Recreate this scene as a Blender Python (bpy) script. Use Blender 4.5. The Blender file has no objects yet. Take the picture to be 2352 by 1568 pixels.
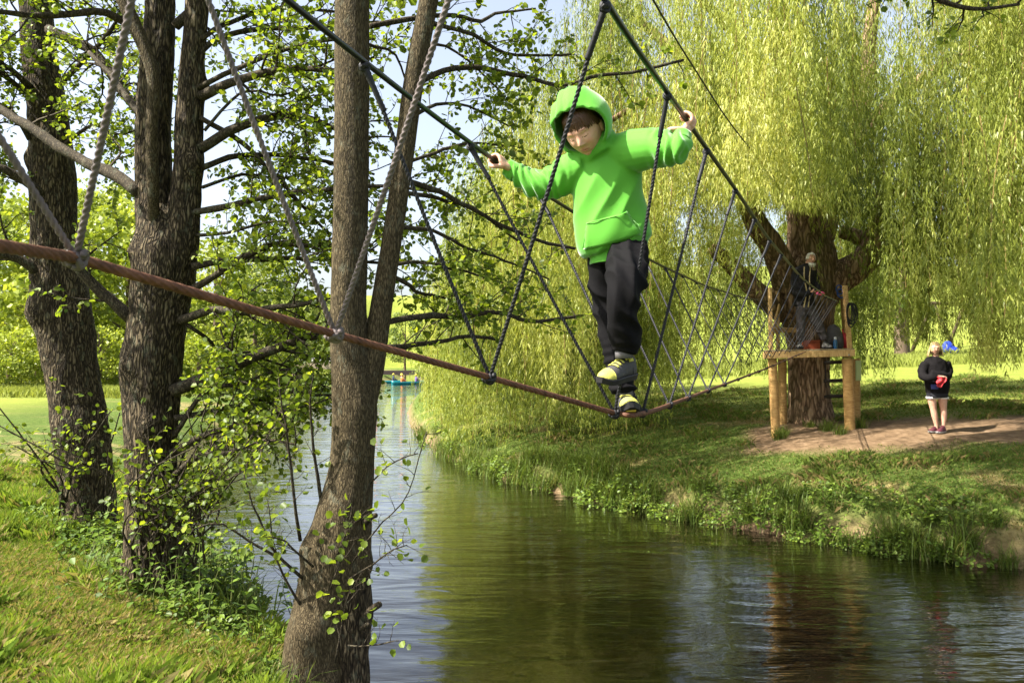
import bpy, bmesh, math, random
import numpy as np
from mathutils import Vector

# ------------------------------------------------------------------ camera, sky, sun, exposure
CAM_Z = 2.5
FOCAL = 796.0                      # pixels at 1024 wide  (28 mm on 36 mm)
PITCH = math.atan2(19.0, FOCAL)
scene = bpy.context.scene
COL = scene.collection
cam_data = bpy.data.cameras.new("camera")
cam_data.lens = 28.0
cam_data.sensor_width = 36.0
cam_data.clip_start = 0.05
cam_data.clip_end = 3000
cam = bpy.data.objects.new("camera", cam_data)
COL.objects.link(cam)
cam.location = (0, 0, CAM_Z)
cam.rotation_euler = (math.pi / 2 + PITCH, 0, 0)
cam_data.dof.use_dof = True
cam_data.dof.focus_distance = 4.6
cam_data.dof.aperture_fstop = 9.0
scene.camera = cam

SUN_ELEV = math.radians(49)
SUN_AZ = math.atan2(-0.95, -0.30)          # compass-like angle measured from +Y towards +X
sun_dir = np.array([math.sin(SUN_AZ) * math.cos(SUN_ELEV), math.cos(SUN_AZ) * math.cos(SUN_ELEV), math.sin(SUN_ELEV)])
world = bpy.data.worlds.new("World")
scene.world = world
world.use_nodes = True
wn = world.node_tree.nodes
wl = world.node_tree.links
sky = wn.new("ShaderNodeTexSky")
sky.sky_type = 'NISHITA'
sky.sun_disc = False
sky.sun_elevation = SUN_ELEV
sky.sun_rotation = SUN_AZ
sky.air_density = 1.0
sky.dust_density = 3.5
sky.ozone_density = 1.0
wn["Background"].inputs[1].default_value = 0.086
hs_ = wn.new("ShaderNodeHueSaturation")          # thin bright spring haze over the whole sky
hs_.inputs["Saturation"].default_value = 0.62
hs_.inputs["Value"].default_value = 1.2
wl.new(sky.outputs[0], hs_.inputs["Color"])
wl.new(hs_.outputs[0], wn["Background"].inputs[0])
sl = bpy.data.lights.new("sun", 'SUN')
sl.energy = 5.0
sl.angle = math.radians(0.53)
sl.color = (1.0, 0.94, 0.83)
sun = bpy.data.objects.new("sun", sl)
COL.objects.link(sun)
sun.rotation_euler = Vector(-sun_dir).to_track_quat('-Z', 'Y').to_euler()
sun.location = (0, 0, 40)
scene.view_settings.view_transform = 'Standard'
scene.view_settings.look = 'None'
scene.view_settings.gamma = 1.0
scene.view_settings.exposure = 1.72
scene.cycles.max_bounces = 6
scene.cycles.diffuse_bounces = 2
scene.cycles.glossy_bounces = 3
scene.cycles.transmission_bounces = 4
scene.cycles.transparent_max_bounces = 6
scene.cycles.sample_clamp_indirect = 4.0

# ------------------------------------------------------------------ helpers
rng = np.random.default_rng(7)
def A(*v): return np.array(v, float)
def nrm(v):
    v = np.asarray(v, float)
    return v / np.maximum(np.linalg.norm(v, axis=-1, keepdims=True), 1e-9)
SC = 1024.0 / 2352.0
def P(u, v, d):
    """world point seen at pixel (u, v) of a 1024 px wide picture, at depth d (metres along +Y)"""
    c, s = math.cos(PITCH), math.sin(PITCH)
    a, b = (u - 512) / FOCAL, (341 - v) / FOCAL
    r = A(a, c - b * s, s + b * c)
    return A(0, 0, CAM_Z) + r * (d / r[1])
def Q(px, py, d): return P(px * SC, py * SC, d)
def Qs(lst, d=None): return np.array([Q(*p) if d is None else Q(p[0], p[1], d) for p in lst])
def sstep(a, b, x):
    t = np.clip((x - a) / (b - a), 0, 1)
    return t * t * (3 - 2 * t)
def _h(ix, iy, iz):
    n = (ix * 374761393 + iy * 668265263 + iz * 1274126177) & 0xFFFFFFFF
    n = ((n ^ (n >> 13)) * 1274126177) & 0xFFFFFFFF
    return ((n ^ (n >> 16)) & 0xFFFF) / 65535.0
def vnoise(p):
    p = np.asarray(p, float)
    i = np.floor(p).astype(np.int64); f = p - i
    f = f * f * (3 - 2 * f)
    r = 0
    for a in (0, 1):
        for b in (0, 1):
            for c in (0, 1):
                w = (f[..., 0] if a else 1 - f[..., 0]) * (f[..., 1] if b else 1 - f[..., 1]) * (f[..., 2] if c else 1 - f[..., 2])
                r = r + w * _h(i[..., 0] + a, i[..., 1] + b, i[..., 2] + c)
    return r
def fbm(p, o=3):
    p = np.asarray(p, float); r = 0; a = 0.5; t = 0
    for k in range(o):
        r = r + a * vnoise(p * (2 ** k) + 17.3 * k); t += a; a *= .5
    return r / t
def catmull(pts, n):
    """resample a polyline of any dimension to n points along a Catmull-Rom spline"""
    p = np.asarray(pts, float)
    if len(p) == 2: return p[0] + (p[1] - p[0]) * np.linspace(0, 1, n)[:, None]
    e = np.vstack([2 * p[0] - p[1], p, 2 * p[-1] - p[-2]])
    seg = np.linalg.norm(np.diff(p[:, :3], axis=0), axis=1); cum = np.r_[0, np.cumsum(seg)]
    t = np.linspace(0, cum[-1], n)
    k = np.clip(np.searchsorted(cum, t, side='right') - 1, 0, len(p) - 2)
    f = ((t - cum[k]) / np.maximum(seg[k], 1e-9))[:, None]
    p0, p1, p2, p3 = e[k], e[k + 1], e[k + 2], e[k + 3]
    return .5 * (2 * p1 + (p2 - p0) * f + (2 * p0 - 5 * p1 + 4 * p2 - p3) * f ** 2 + (3 * p1 - p0 - 3 * p2 + p3) * f ** 3)
def frames(path, side=None):
    t = np.gradient(path, axis=0); t = nrm(t)
    n = len(path); S = np.zeros_like(path)
    if side is not None:
        side = np.broadcast_to(np.asarray(side, float), path.shape)
        S = nrm(side - (side * t).sum(1)[:, None] * t)
    else:
        s = np.cross(t[0], A(0, 0, 1))
        if np.linalg.norm(s) < 1e-3: s = np.cross(t[0], A(1, 0, 0))
        s = nrm(s)
        for i in range(n):
            s = nrm(s - s.dot(t[i]) * t[i]); S[i] = s
    return t, S, np.cross(t, S)

class MB:
    """collects vertices and faces; build() links them as ONE mesh object"""
    def __init__(self): self.v = []; self.f = []; self.n = 0; self.mi = []; self.cur = 0
    def add(self, verts, faces):
        verts = np.asarray(verts, float).reshape(-1, 3)
        self.v.append(verts)
        for f in faces:
            self.f.append(tuple(int(i) + self.n for i in f)); self.mi.append(self.cur)
        self.n += len(verts); return self
    def tube(self, path, rad, n=8, side=None, cap=True, mod=None):
        path = np.asarray(path, float); m = len(path)
        rad = np.asarray(rad, float)
        if rad.ndim == 0: rad = np.full(m, float(rad))
        if rad.ndim == 1: rad = np.stack([rad, rad], 1)
        t, S, B = frames(path, side)
        th = np.linspace(0, 2 * math.pi, n, endpoint=False)
        k = np.ones((m, n)) if mod is None else mod(np.arange(m)[:, None], th[None, :])
        V = path[:, None] + (S[:, None] * (rad[:, :1] * np.cos(th))[..., None] + B[:, None] * (rad[:, 1:] * np.sin(th))[..., None]) * k[..., None]
        V = V.reshape(-1, 3); F = []
        for i in range(m - 1):
            for j in range(n):
                a, b = i * n + j, i * n + (j + 1) % n
                F.append((a, b, b + n, a + n))
        if cap:
            F.append(tuple(range(n - 1, -1, -1))); F.append(tuple(range((m - 1) * n, m * n)))
        return self.add(V, F)
    def box(self, c, half, R=None):
        c = np.asarray(c, float); h = np.asarray(half, float)
        V = np.array([[x, y, z] for x in (-1, 1) for y in (-1, 1) for z in (-1, 1)], float) * h
        if R is not None: V = V @ np.asarray(R, float)
        return self.add(V + c, [(0, 1, 3, 2), (4, 6, 7, 5), (0, 4, 5, 1), (2, 3, 7, 6), (0, 2, 6, 4), (1, 5, 7, 3)])
    def ball(self, c, r, nu=14, nv=9, R=None):
        r = np.broadcast_to(np.asarray(r, float), (3,))
        V = []; F = []
        for i in range(nv + 1):
            a = math.pi * i / nv
            for j in range(nu):
                b = 2 * math.pi * j / nu
                V.append((math.sin(a) * math.cos(b), math.sin(a) * math.sin(b), math.cos(a)))
        V = np.array(V) * r
        if R is not None: V = V @ np.asarray(R, float)
        for i in range(nv):
            for j in range(nu):
                F.append((i * nu + j, (i + 1) * nu + j, (i + 1) * nu + (j + 1) % nu, i * nu + (j + 1) % nu))
        return self.add(V + np.asarray(c, float), F)
    def mesh(self, name):
        me = bpy.data.meshes.new(name)
        me.from_pydata(np.vstack(self.v).tolist(), [], self.f)
        if any(self.mi): me.polygons.foreach_set("material_index", self.mi)
        me.update(); return me
    def build(self, name, mat, parent=None, smooth=True):
        me = self.mesh(name)
        return link(name, me, mat, parent, smooth)
def link(name, me, mat, parent=None, smooth=True):
    for m in (mat if isinstance(mat, (list, tuple)) else [mat]): me.materials.append(m)
    if smooth: me.polygons.foreach_set("use_smooth", np.ones(len(me.polygons), bool))
    o = bpy.data.objects.new(name, me); COL.objects.link(o)
    if parent is not None:
        o.parent = parent
        o.matrix_parent_inverse = parent.matrix_basis.inverted()
    return o
def mass(name, verts, k, mat, parent=None, tint=None, faces=None, smooth=False):
    """many equal pieces at once. verts (N, k, 3); faces: list of index tuples inside one piece"""
    verts = np.asarray(verts, np.float32); N = len(verts)
    faces = faces or [tuple(range(k))]
    me = bpy.data.meshes.new(name)
    me.vertices.add(N * k); me.vertices.foreach_set("co", verts.reshape(-1))
    li = np.concatenate([np.array(f) for f in faces]); sz = np.array([len(f) for f in faces])
    L = (li[None] + (np.arange(N) * k)[:, None]).reshape(-1)
    me.loops.add(len(L)); me.loops.foreach_set("vertex_index", L.astype(np.int32))
    tot = np.tile(sz, N); st = np.r_[0, np.cumsum(tot)[:-1]]
    me.polygons.add(len(tot)); me.polygons.foreach_set("loop_start", st.astype(np.int32))
    me.polygons.foreach_set("loop_total", tot.astype(np.int32))
    if tint is not None:
        at = me.attributes.new("tint", 'FLOAT', 'FACE')
        at.data.foreach_set("value", np.repeat(np.asarray(tint, np.float32), len(faces)))
    me.update(calc_edges=True)
    return link(name, me, mat, parent, smooth)
def empty(name, loc):
    o = bpy.data.objects.new(name, None); COL.objects.link(o)
    o.location = [float(c) for c in loc]; o.empty_display_size = .2
    bpy.context.view_layer.update()
    return o
def tag(o, label=None, cat=None, group=None, kind=None):
    if label: o["label"] = label
    if cat: o["category"] = cat
    if group: o["group"] = group
    if kind: o["kind"] = kind
    return o
def copy_tree(o, parent=None):
    c = o.copy(); COL.objects.link(c)
    if parent is not None: c.parent = parent
    for ch in list(o.children): copy_tree(ch, c)
    return c
def remesh(mb, voxel, smooth=6, factor=.5):
    """union of overlapping solids as one continuous surface"""
    me = mb.mesh("tmp")
    o = bpy.data.objects.new("tmp", me); COL.objects.link(o)
    m = o.modifiers.new("r", 'REMESH'); m.mode = 'VOXEL'; m.voxel_size = voxel; m.adaptivity = 0
    if smooth:
        s = o.modifiers.new("s", 'SMOOTH'); s.iterations = smooth; s.factor = factor
    dg = bpy.context.evaluated_depsgraph_get()
    out = bpy.data.meshes.new_from_object(o.evaluated_get(dg))
    bpy.data.objects.remove(o); bpy.data.meshes.remove(me)
    return out
def mesh_co(me):
    c = np.zeros(len(me.vertices) * 3); me.vertices.foreach_get("co", c); return c.reshape(-1, 3)
def mesh_no(me):
    c = np.zeros(len(me.vertices) * 3); me.vertices.foreach_get("normal", c); return c.reshape(-1, 3)
def set_co(me, c): me.vertices.foreach_set("co", np.asarray(c, float).reshape(-1)); me.update()

# ------------------------------------------------------------------ materials
class NT:
    def __init__(self, name):
        self.m = bpy.data.materials.new(name); self.m.use_nodes = True
        self.t = self.m.node_tree; self.t.nodes.clear()
        self.out = self.n("ShaderNodeOutputMaterial")
    def n(self, ty, **kw):
        x = self.t.nodes.new(ty)
        for k, v in kw.items(): setattr(x, k, v)
        return x
    def l(self, a, b): self.t.links.new(a, b)
    def set(self, node, **kw):
        for k, v in kw.items():
            node.inputs[k.replace("_", " ")].default_value = v
        return node
    def noise(self, scale, detail=3, rough=.55, vec=None, dist=0):
        x = self.n("ShaderNodeTexNoise"); x.inputs["Scale"].default_value = scale; x.inputs["Detail"].default_value = detail
        x.inputs["Roughness"].default_value = rough; x.inputs["Distortion"].default_value = dist
        if vec is not None: self.l(vec, x.inputs["Vector"])
        return x.outputs["Fac"]
    def mapping(self, scale=(1, 1, 1), rot=(0, 0, 0), coord="Object"):
        c = self.n("ShaderNodeTexCoord"); m = self.n("ShaderNodeMapping")
        m.inputs["Scale"].default_value = scale; m.inputs["Rotation"].default_value = rot
        self.l(c.outputs[coord], m.inputs["Vector"]); return m.outputs[0]
    def ramp(self, fac, stops):
        r = self.n("ShaderNodeValToRGB"); e = r.color_ramp.elements
        e[0].position, e[0].color = stops[0][0], (*stops[0][1], 1)
        e[1].position, e[1].color = stops[-1][0], (*stops[-1][1], 1)
        for p, c in stops[1:-1]:
            k = e.new(p); k.color = (*c, 1)
        self.l(fac, r.inputs[0]); return r.outputs[0]
    def mix(self, a, b, fac, mode='MIX'):
        x = self.n("ShaderNodeMix", data_type='RGBA', blend_type=mode)
        for s, v in ((x.inputs[0], fac), (x.inputs[6], a), (x.inputs[7], b)):
            if isinstance(v, (int, float)): s.default_value = v
            elif isinstance(v, tuple): s.default_value = (*v, 1)
            else: self.l(v, s)
        return x.outputs[2]
    def math(self, op, a, b=0.0, clamp=False):
        x = self.n("ShaderNodeMath", operation=op, use_clamp=clamp)
        for s, v in ((x.inputs[0], a), (x.inputs[1], b)):
            if isinstance(v, (int, float)): s.default_value = v
            else: self.l(v, s)
        return x.outputs[0]
    def attr(self, name, what="Fac"):
        x = self.n("ShaderNodeAttribute", attribute_name=name); return x.outputs[what]
    def bump(self, h, dist, strength=1.0, normal=None):
        b = self.n("ShaderNodeBump"); b.inputs["Distance"].default_value = dist; b.inputs["Strength"].default_value = strength
        self.l(h, b.inputs["Height"])
        if normal is not None: self.l(normal, b.inputs["Normal"])
        return b.outputs[0]
    def bsdf(self, color, rough=.6, spec=.3, normal=None, **kw):
        p = self.n("ShaderNodeBsdfPrincipled")
        for s, v in (("Base Color", color), ("Roughness", rough)):
            if isinstance(v, tuple): p.inputs[s].default_value = (*v, 1)
            elif isinstance(v, (int, float)): p.inputs[s].default_value = v
            else: self.l(v, p.inputs[s])
        p.inputs["Specular IOR Level"].default_value = spec
        for k, v in kw.items(): p.inputs[k.replace("_", " ")].default_value = v
        if normal is not None: self.l(normal, p.inputs["Normal"])
        return p.outputs[0]
    def done(self, sh): self.l(sh, self.out.inputs["Surface"]); return self.m
def leaf_mat(name, stops, trans=.38, tcol=(1.25, 1.2, .7), rough=.45, spec=.35):
    t = NT(name)
    c = t.ramp(t.attr("tint"), stops)
    b = t.bsdf(c, rough, spec)
    tr = t.n("ShaderNodeBsdfTranslucent")
    t.l(t.mix(c, tcol, 1.0, 'MULTIPLY'), tr.inputs[0])
    m = t.n("ShaderNodeMixShader"); m.inputs[0].default_value = trans
    t.l(b, m.inputs[1]); t.l(tr.outputs[0], m.inputs[2])
    return t.done(m.outputs[0])
def plain(name, color, rough=.6, spec=.3, nscale=0, namp=.25, bump=0, bscale=60, **kw):
    t = NT(name); c = color
    if nscale:
        n = t.noise(nscale, 4, .6, t.mapping())
        c = t.mix(tuple(x * (1 - namp) for x in color), tuple(min(1, x * (1 + namp)) for x in color), n)
    nb = t.bump(t.noise(bscale, 3, .6, t.mapping()), bump) if bump else None
    return t.done(t.bsdf(c, rough, spec, nb, **kw))
def bark_mat(name, stops, vscale=(9, 9, 1.6), bump=.02, lichen=.25, lich=(.20, .22, .15), moss=0):
    t = NT(name)
    mv = t.mapping(vscale)
    n1 = t.noise(2.2, 6, .62, mv, .6)
    vo = t.n("ShaderNodeTexVoronoi", feature='DISTANCE_TO_EDGE'); vo.inputs["Scale"].default_value = 2.6
    vs = t.n("ShaderNodeVectorMath", operation='ADD'); t.l(mv, vs.inputs[0])
    nv = t.n("ShaderNodeTexNoise"); nv.inputs["Scale"].default_value = 1.7; t.l(mv, nv.inputs["Vector"]); t.l(nv.outputs["Color"], vs.inputs[1])
    t.l(vs.outputs[0], vo.inputs["Vector"])
    crack = t.math('MINIMUM', t.math('MULTIPLY', vo.outputs["Distance"], 3.5), 1.0)
    hgt = t.math('ADD', t.math('MULTIPLY', crack, .6), t.math('MULTIPLY', n1, .7))
    c = t.ramp(hgt, stops)
    spots = t.ramp(t.noise(14, 4, .7, t.mapping((1, 1, .6))), [(.56, (0, 0, 0)), (.66, (1, 1, 1))])
    c = t.mix(c, lich, t.math('MULTIPLY', spots, lichen))
    if moss:
        ms = t.ramp(t.noise(1.1, 4, .6, t.mapping()), [(.45, (0, 0, 0)), (.65, (1, 1, 1))])
        c = t.mix(c, (.07, .085, .015), t.math('MULTIPLY', ms, moss))
    return t.done(t.bsdf(c, .85, .15, t.bump(hgt, bump)))
# ------------------------------------------------------------------ terrain
RL = np.array([(40, -10), (9, -.5), (4, .9), (.3, 2.5), (-1.15, 4.9), (-1.75, 6.6), (-3.4, 9.2), (-5.4, 13), (-8.0, 20), (-9.6, 28), (-10.0, 34), (-10.3, 44), (-13, 80), (-15.5, 110), (-20, 170)], float)
RR = np.array([(-13, 170), (-9.5, 110), (-7.8, 80), (-6.2, 50), (-4.2, 32), (-2.2, 22.6), (-.74, 17.8), (1.0, 14.6), (2.85, 12.3), (4.75, 10.55), (6.05, 9.5), (9, 7.4), (14, 4.8), (46, -6)], float)
RL = catmull(RL, 56); RR = catmull(RR, 56)
RPOLY = np.vstack([RL, RR])
def _river_exact(q):
    ds = []
    for L in (RL, RR):
        m = np.full(len(q), 1e9)
        for a, b in zip(L[:-1], L[1:]):
            ab = b - a; w = q - a
            t = np.clip((w @ ab) / (ab @ ab), 0, 1)
            m = np.minimum(m, (w[:, 0] - t * ab[0]) ** 2 + (w[:, 1] - t * ab[1]) ** 2)
        ds.append(np.sqrt(m))
    ins = np.zeros(len(q), bool)
    for (x1, y1), (x2, y2) in zip(RPOLY, np.roll(RPOLY, -1, 0)):
        ins ^= ((y1 > q[:, 1]) != (y2 > q[:, 1])) & (q[:, 0] < (x2 - x1) * (q[:, 1] - y1) / (y2 - y1 + 1e-12) + x1)
    return np.where(ins, -1, 1) * np.minimum(ds[0], ds[1]), ds[1] - ds[0]
_rx = np.r_[np.arange(-440, -30, 20), np.arange(-30, -12, 1.0), np.arange(-12, 16, .2), np.arange(16, 40, 1.0), np.arange(40, 460, 20)]
_ry = np.r_[np.arange(-40, -4, 2.0), np.arange(-4, 28, .2), np.arange(28, 60, .8), np.arange(60, 180, 3), np.arange(180, 640, 20)]
_gx, _gy = np.meshgrid(_rx, _ry)
_sd, _df = _river_exact(np.stack([_gx.ravel(), _gy.ravel()], 1))
_sd = _sd.reshape(_gx.shape); _df = _df.reshape(_gx.shape)
def river(x, y):
    """signed distance to the river edge (positive on land) and whether the right bank is the nearer one"""
    x = np.asarray(x, float); y = np.asarray(y, float)
    i = np.clip(np.searchsorted(_rx, x) - 1, 0, len(_rx) - 2); j = np.clip(np.searchsorted(_ry, y) - 1, 0, len(_ry) - 2)
    fx = np.clip((x - _rx[i]) / (_rx[i + 1] - _rx[i]), 0, 1); fy = np.clip((y - _ry[j]) / (_ry[j + 1] - _ry[j]), 0, 1)
    def lerp(F): return (F[j, i] * (1 - fx) + F[j, i + 1] * fx) * (1 - fy) + (F[j + 1, i] * (1 - fx) + F[j + 1, i + 1] * fx) * fy
    return lerp(_sd), lerp(_df) < 0
def ground(x, y):
    x = np.asarray(x, float); y = np.asarray(y, float)
    s, r = river(x, y)
    e = s + .22 * (fbm(np.stack([x * 1.1, y * 1.1, x * 0], -1), 2) - .5) * np.exp(-np.abs(s) * 1.2)
    hr = np.interp(e, [-3, -1.2, -.4, -.05, .12, .35, .7, 1.4, 2.4, 3.6, 4.6, 7, 14, 24, 40, 400], [-.85, -.7, -.4, -.2, .08, .42, .55, .70, .86, 1.05, 1.2, 1.38, 1.8, 2.35, 2.7, 3.0])
    hl = np.interp(e, [-3, -1.2, -.4, -.05, .1, .3, .7, 1.4, 3, 8, 30, 400], [-.85, -.7, -.45, -.2, .06, .22, .42, .62, .84, .95, 1.25, 1.4])
    h = np.where(r, hr, hl)
    bx, by = x * .55, y * .55
    h = h + np.clip(s, 0, 1) * (.14 * (fbm(np.stack([bx, by, x * 0], -1), 3) - .5) + .05 * (vnoise(np.stack([x * 2.3, y * 2.3, x * 0 + 3], -1)) - .5))
    hill = np.where(r, .15 * np.maximum(y - 44, 0) * sstep(12, 34, s), .10 * np.maximum(y - 38, 0) * sstep(9, 26, s))
    return h + np.minimum(hill, 24)
def dirt_mask(x, y):
    x = np.asarray(x, float); y = np.asarray(y, float)
    n = fbm(np.stack([x * .9, y * .9, x * 0 + 5], -1), 3) - .5
    d1 = np.hypot((x - 8.2) / 4.0, (y - 14.6 + .12 * (x - 8.2)) / 1.75)
    d2 = np.hypot((x - 5.8) / 1.5, (y - 15.3) / 1.6)
    return np.maximum(sstep(1.15, .7, d1 + n * .9), sstep(1.15, .75, d2 + n * .7))
def dry_mask(x, y):
    x = np.asarray(x, float); y = np.asarray(y, float)
    n = fbm(np.stack([x * 1.3, y * 1.3, x * 0 + 9], -1), 4)
    d = np.hypot((x + 2.6) / .9, (y - 5.6) / .9)
    d2 = np.hypot((x + 4.6) / 1.2, (y - 6.6) / 1.3)
    return np.clip(sstep(.56, .74, n) * .8 + sstep(1.2, .5, d) + .8 * sstep(1.1, .5, d2), 0, 1)
def axis(parts):
    out = []
    for a, b, st in parts: out.append(np.arange(a, b, st))
    return np.concatenate(out + [[parts[-1][1]]])
gx = axis([(-420, -60, 24), (-60, -14, 2.2), (-14, -8, .5), (-8, 12, .13), (12, 18, .5), (18, 60, 2.2), (60, 420, 24)])
gy = axis([(-30, -2, 3), (-2, 2, .4), (2, 20, .13), (20, 34, .4), (34, 60, 1.0), (60, 130, 3), (130, 600, 24)])
GX, GY = np.meshgrid(gx, gy)
GZ = ground(GX, GY)
nx, ny = len(gx), len(gy)
idx = (np.arange(ny - 1)[:, None] * nx + np.arange(nx - 1)).ravel()
gm = bpy.data.meshes.new("ground")
gm.vertices.add(nx * ny); gm.vertices.foreach_set("co", np.stack([GX, GY, GZ], -1).reshape(-1).astype(np.float32))
fl = np.stack([idx, idx + 1, idx + nx + 1, idx + nx], 1).ravel()
gm.loops.add(len(fl)); gm.loops.foreach_set("vertex_index", fl.astype(np.int32))
gm.polygons.add(len(idx)); gm.polygons.foreach_set("loop_start", np.arange(0, len(fl), 4, dtype=np.int32)); gm.polygons.foreach_set("loop_total", np.full(len(idx), 4, np.int32))
S_, R_ = river(GX, GY)
soil = np.clip(dirt_mask(GX, GY) + sstep(.40, .02, S_) * (S_ > -5), 0, 1)
for nm_, val in (("soil", soil), ("dry", dry_mask(GX, GY) * (S_ < 14)), ("lawn", sstep(5.0, 9.0, S_) * sstep(10, 19, GY) )):
    at = gm.attributes.new(nm_, 'FLOAT', 'POINT'); at.data.foreach_set("value", val.ravel().astype(np.float32))
gm.update(calc_edges=True)
t = NT("turf")
mp = t.mapping()
n1 = t.noise(.9, 5, .65, mp); n2 = t.noise(9, 5, .7, mp)
grass_c = t.ramp(n2, [(.3, (.035, .06, .010)), (.52, (.075, .115, .02)), (.75, (.14, .155, .04))])
lawn_c = t.ramp(n1, [(.3, (.17, .205, .034)), (.6, (.22, .25, .045)), (.8, (.26, .265, .06))])
lawn_c = t.mix(lawn_c, t.ramp(t.noise(3.0, 6, .75, t.mapping((1, 3, 1))), [(.35, (.62, .66, .5)), (.65, (1, 1, 1))]), .7, 'MULTIPLY')
dry_c = t.ramp(n2, [(.3, (.13, .095, .04)), (.6, (.30, .235, .105)), (.8, (.42, .34, .17))])
soil_c = t.ramp(t.noise(5, 6, .7, mp), [(.3, (.075, .048, .026)), (.55, (.19, .125, .073)), (.75, (.30, .215, .14))])
c = t.mix(grass_c, dry_c, t.attr("dry")); c = t.mix(c, lawn_c, t.attr("lawn")); c = t.mix(c, soil_c, t.attr("soil"))
turf = t.done(t.bsdf(c, .9, .1, t.bump(t.noise(24, 6, .75, mp), .03)))
go = link("ground", gm, turf); tag(go, kind="structure")

# water: thin clear surface over the brown bed
t = NT("river_water")
cd = t.n("ShaderNodeTexCoord")
def wv(scale, rot, sx, sy):
    m = t.n("ShaderNodeMapping"); m.inputs["Scale"].default_value = (sx * scale, sy * scale, 1); m.inputs["Rotation"].default_value = (0, 0, rot)
    t.l(cd.outputs["Object"], m.inputs["Vector"]); return m.outputs[0]
h1 = t.noise(1.0, 2, .5, wv(1.6, .35, .55, 1.5), .5)
h2 = t.noise(1.0, 3, .55, wv(5.2, .18, .3, 1.7), .4)
h3 = t.noise(1.0, 2, .5, wv(13, .1, .4, 1.5))
calm = t.ramp(t.noise(.33, 2, .5, wv(1, 0, 1, 1)), [(.38, (.25, .25, .25)), (.62, (1, 1, 1))])
hh = t.math('ADD', t.math('MULTIPLY', h1, .6), t.math('MULTIPLY', t.math('ADD', t.math('MULTIPLY', h2, .24), t.math('MULTIPLY', h3, .11)), calm))
bn = t.bump(hh, .042, 1.0)
fr = t.n("ShaderNodeFresnel"); fr.inputs[0].default_value = 1.33; t.l(bn, fr.inputs["Normal"])
gl = t.n("ShaderNodeBsdfGlossy"); gl.inputs["Roughness"].default_value = .005; t.l(bn, gl.inputs["Normal"]); gl.inputs["Color"].default_value = (1, 1, 1, 1)
tp = t.n("ShaderNodeBsdfTransparent"); tp.inputs[0].default_value = (.20, .12, .04, 1)
df = t.n("ShaderNodeBsdfDiffuse"); df.inputs[0].default_value = (.008, .007, .003, 1)
m1 = t.n("ShaderNodeMixShader"); m1.inputs[0].default_value = .55; t.l(tp.outputs[0], m1.inputs[1]); t.l(df.outputs[0], m1.inputs[2])
m2 = t.n("ShaderNodeMixShader"); t.l(t.math('MULTIPLY', fr.outputs[0], 1.6, True), m2.inputs[0]); t.l(m1.outputs[0], m2.inputs[1]); t.l(gl.outputs[0], m2.inputs[2])
water_m = t.done(m2.outputs[0])
mb = MB(); mb.add([(-60, -14, 0), (60, -14, 0), (60, 175, 0), (-60, 175, 0)], [(0, 1, 2, 3)])
tag(mb.build("river_water", water_m, smooth=False), kind="structure")

# ------------------------------------------------------------------ grass
def grass_mat(name, stops):
    return leaf_mat(name, stops, trans=.35, rough=.55, spec=.2)
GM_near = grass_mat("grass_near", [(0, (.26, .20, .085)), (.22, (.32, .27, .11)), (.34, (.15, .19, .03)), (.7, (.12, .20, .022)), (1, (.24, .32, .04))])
GM_far = grass_mat("grass_shade", [(0, (.22, .16, .065)), (.2, (.25, .20, .075)), (.32, (.095, .12, .024)), (.7, (.08, .13, .02)), (1, (.16, .22, .038))])  # darker than the near grass: canopy shade put into the colour
def blades(name, x, y, hgt, wid, lean, tint, mat, label):
    n = len(x); z = ground(x, y) - .01
    a = rng.uniform(0, 2 * math.pi, n); b = rng.uniform(0, 2 * math.pi, n)
    w = np.stack([np.cos(a), np.sin(a), 0 * a], 1) * (wid / 2)[:, None]
    l = np.stack([np.cos(b), np.sin(b), 0 * b], 1) * lean[:, None]
    p = np.stack([x, y, z], 1); up = np.stack([0 * x, 0 * x, hgt], 1)
    m = p + up * .58 + l * hgt[:, None] * .32; tp = p + up * np.sqrt(np.maximum(1 - lean ** 2 * .6, .05))[:, None] + l * hgt[:, None]
    V = np.stack([p - w, p + w, m + w * .8, tp], 1)
    o = mass(name, V, 4, mat, tint=tint, faces=[(0, 1, 2), (0, 2, 3)])
    return tag(o, label, "grass", kind="stuff")
def scatter(n, x0, x1, y0, y1, keep):
    x = rng.uniform(x0, x1, n); y = rng.uniform(y0, y1, n)
    k = keep(x, y) > rng.uniform(0, 1, n); return x[k], y[k]
def in_view(x, y, z, m=30):
    u = 512 + FOCAL * x / np.maximum(y, .1); v = 360 - FOCAL * (z - CAM_Z) / np.maximum(y, .1)
    return (y > .5) & (u > -m) & (u < 1024 + m) & (v < 682 + m) & (v > -m)
def near_keep(x, y):
    s, r = river(x, y); z = ground(x, y)
    return ((s > .12) & ~r & in_view(x, y, z)) * np.clip(1.15 - dry_mask(x, y) * .35, 0, 1) * np.clip(5.5 / np.maximum(y, 1), .25, 1) ** 1.3
x, y = scatter(780000, -8, -.6, 3.3, 14, near_keep)
cl = fbm(np.stack([x * 2.6, y * 2.6, x * 0], -1), 3); dr = dry_mask(x, y)
h = .06 + .20 * sstep(.40, .70, cl) * (1 - .7 * dr) * rng.uniform(.4, 1.1, len(x)) + rng.uniform(0, .03, len(x))
ln = np.clip(rng.uniform(.05, .75, len(x)) + dr * .25, 0, 1.0)
tn = np.where(rng.uniform(0, 1, len(x)) < .12 + .38 * dr, rng.uniform(0, .28, len(x)), np.clip(.35 + .65 * rng.uniform(0, 1, len(x)) * (.5 + cl), .33, 1))
blades("near_bank_grass", x, y, h, rng.uniform(.0028, .0058, len(x)), ln, tn, GM_near, "tufty green and straw-dry grass on the bank in front of the alders")
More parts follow.
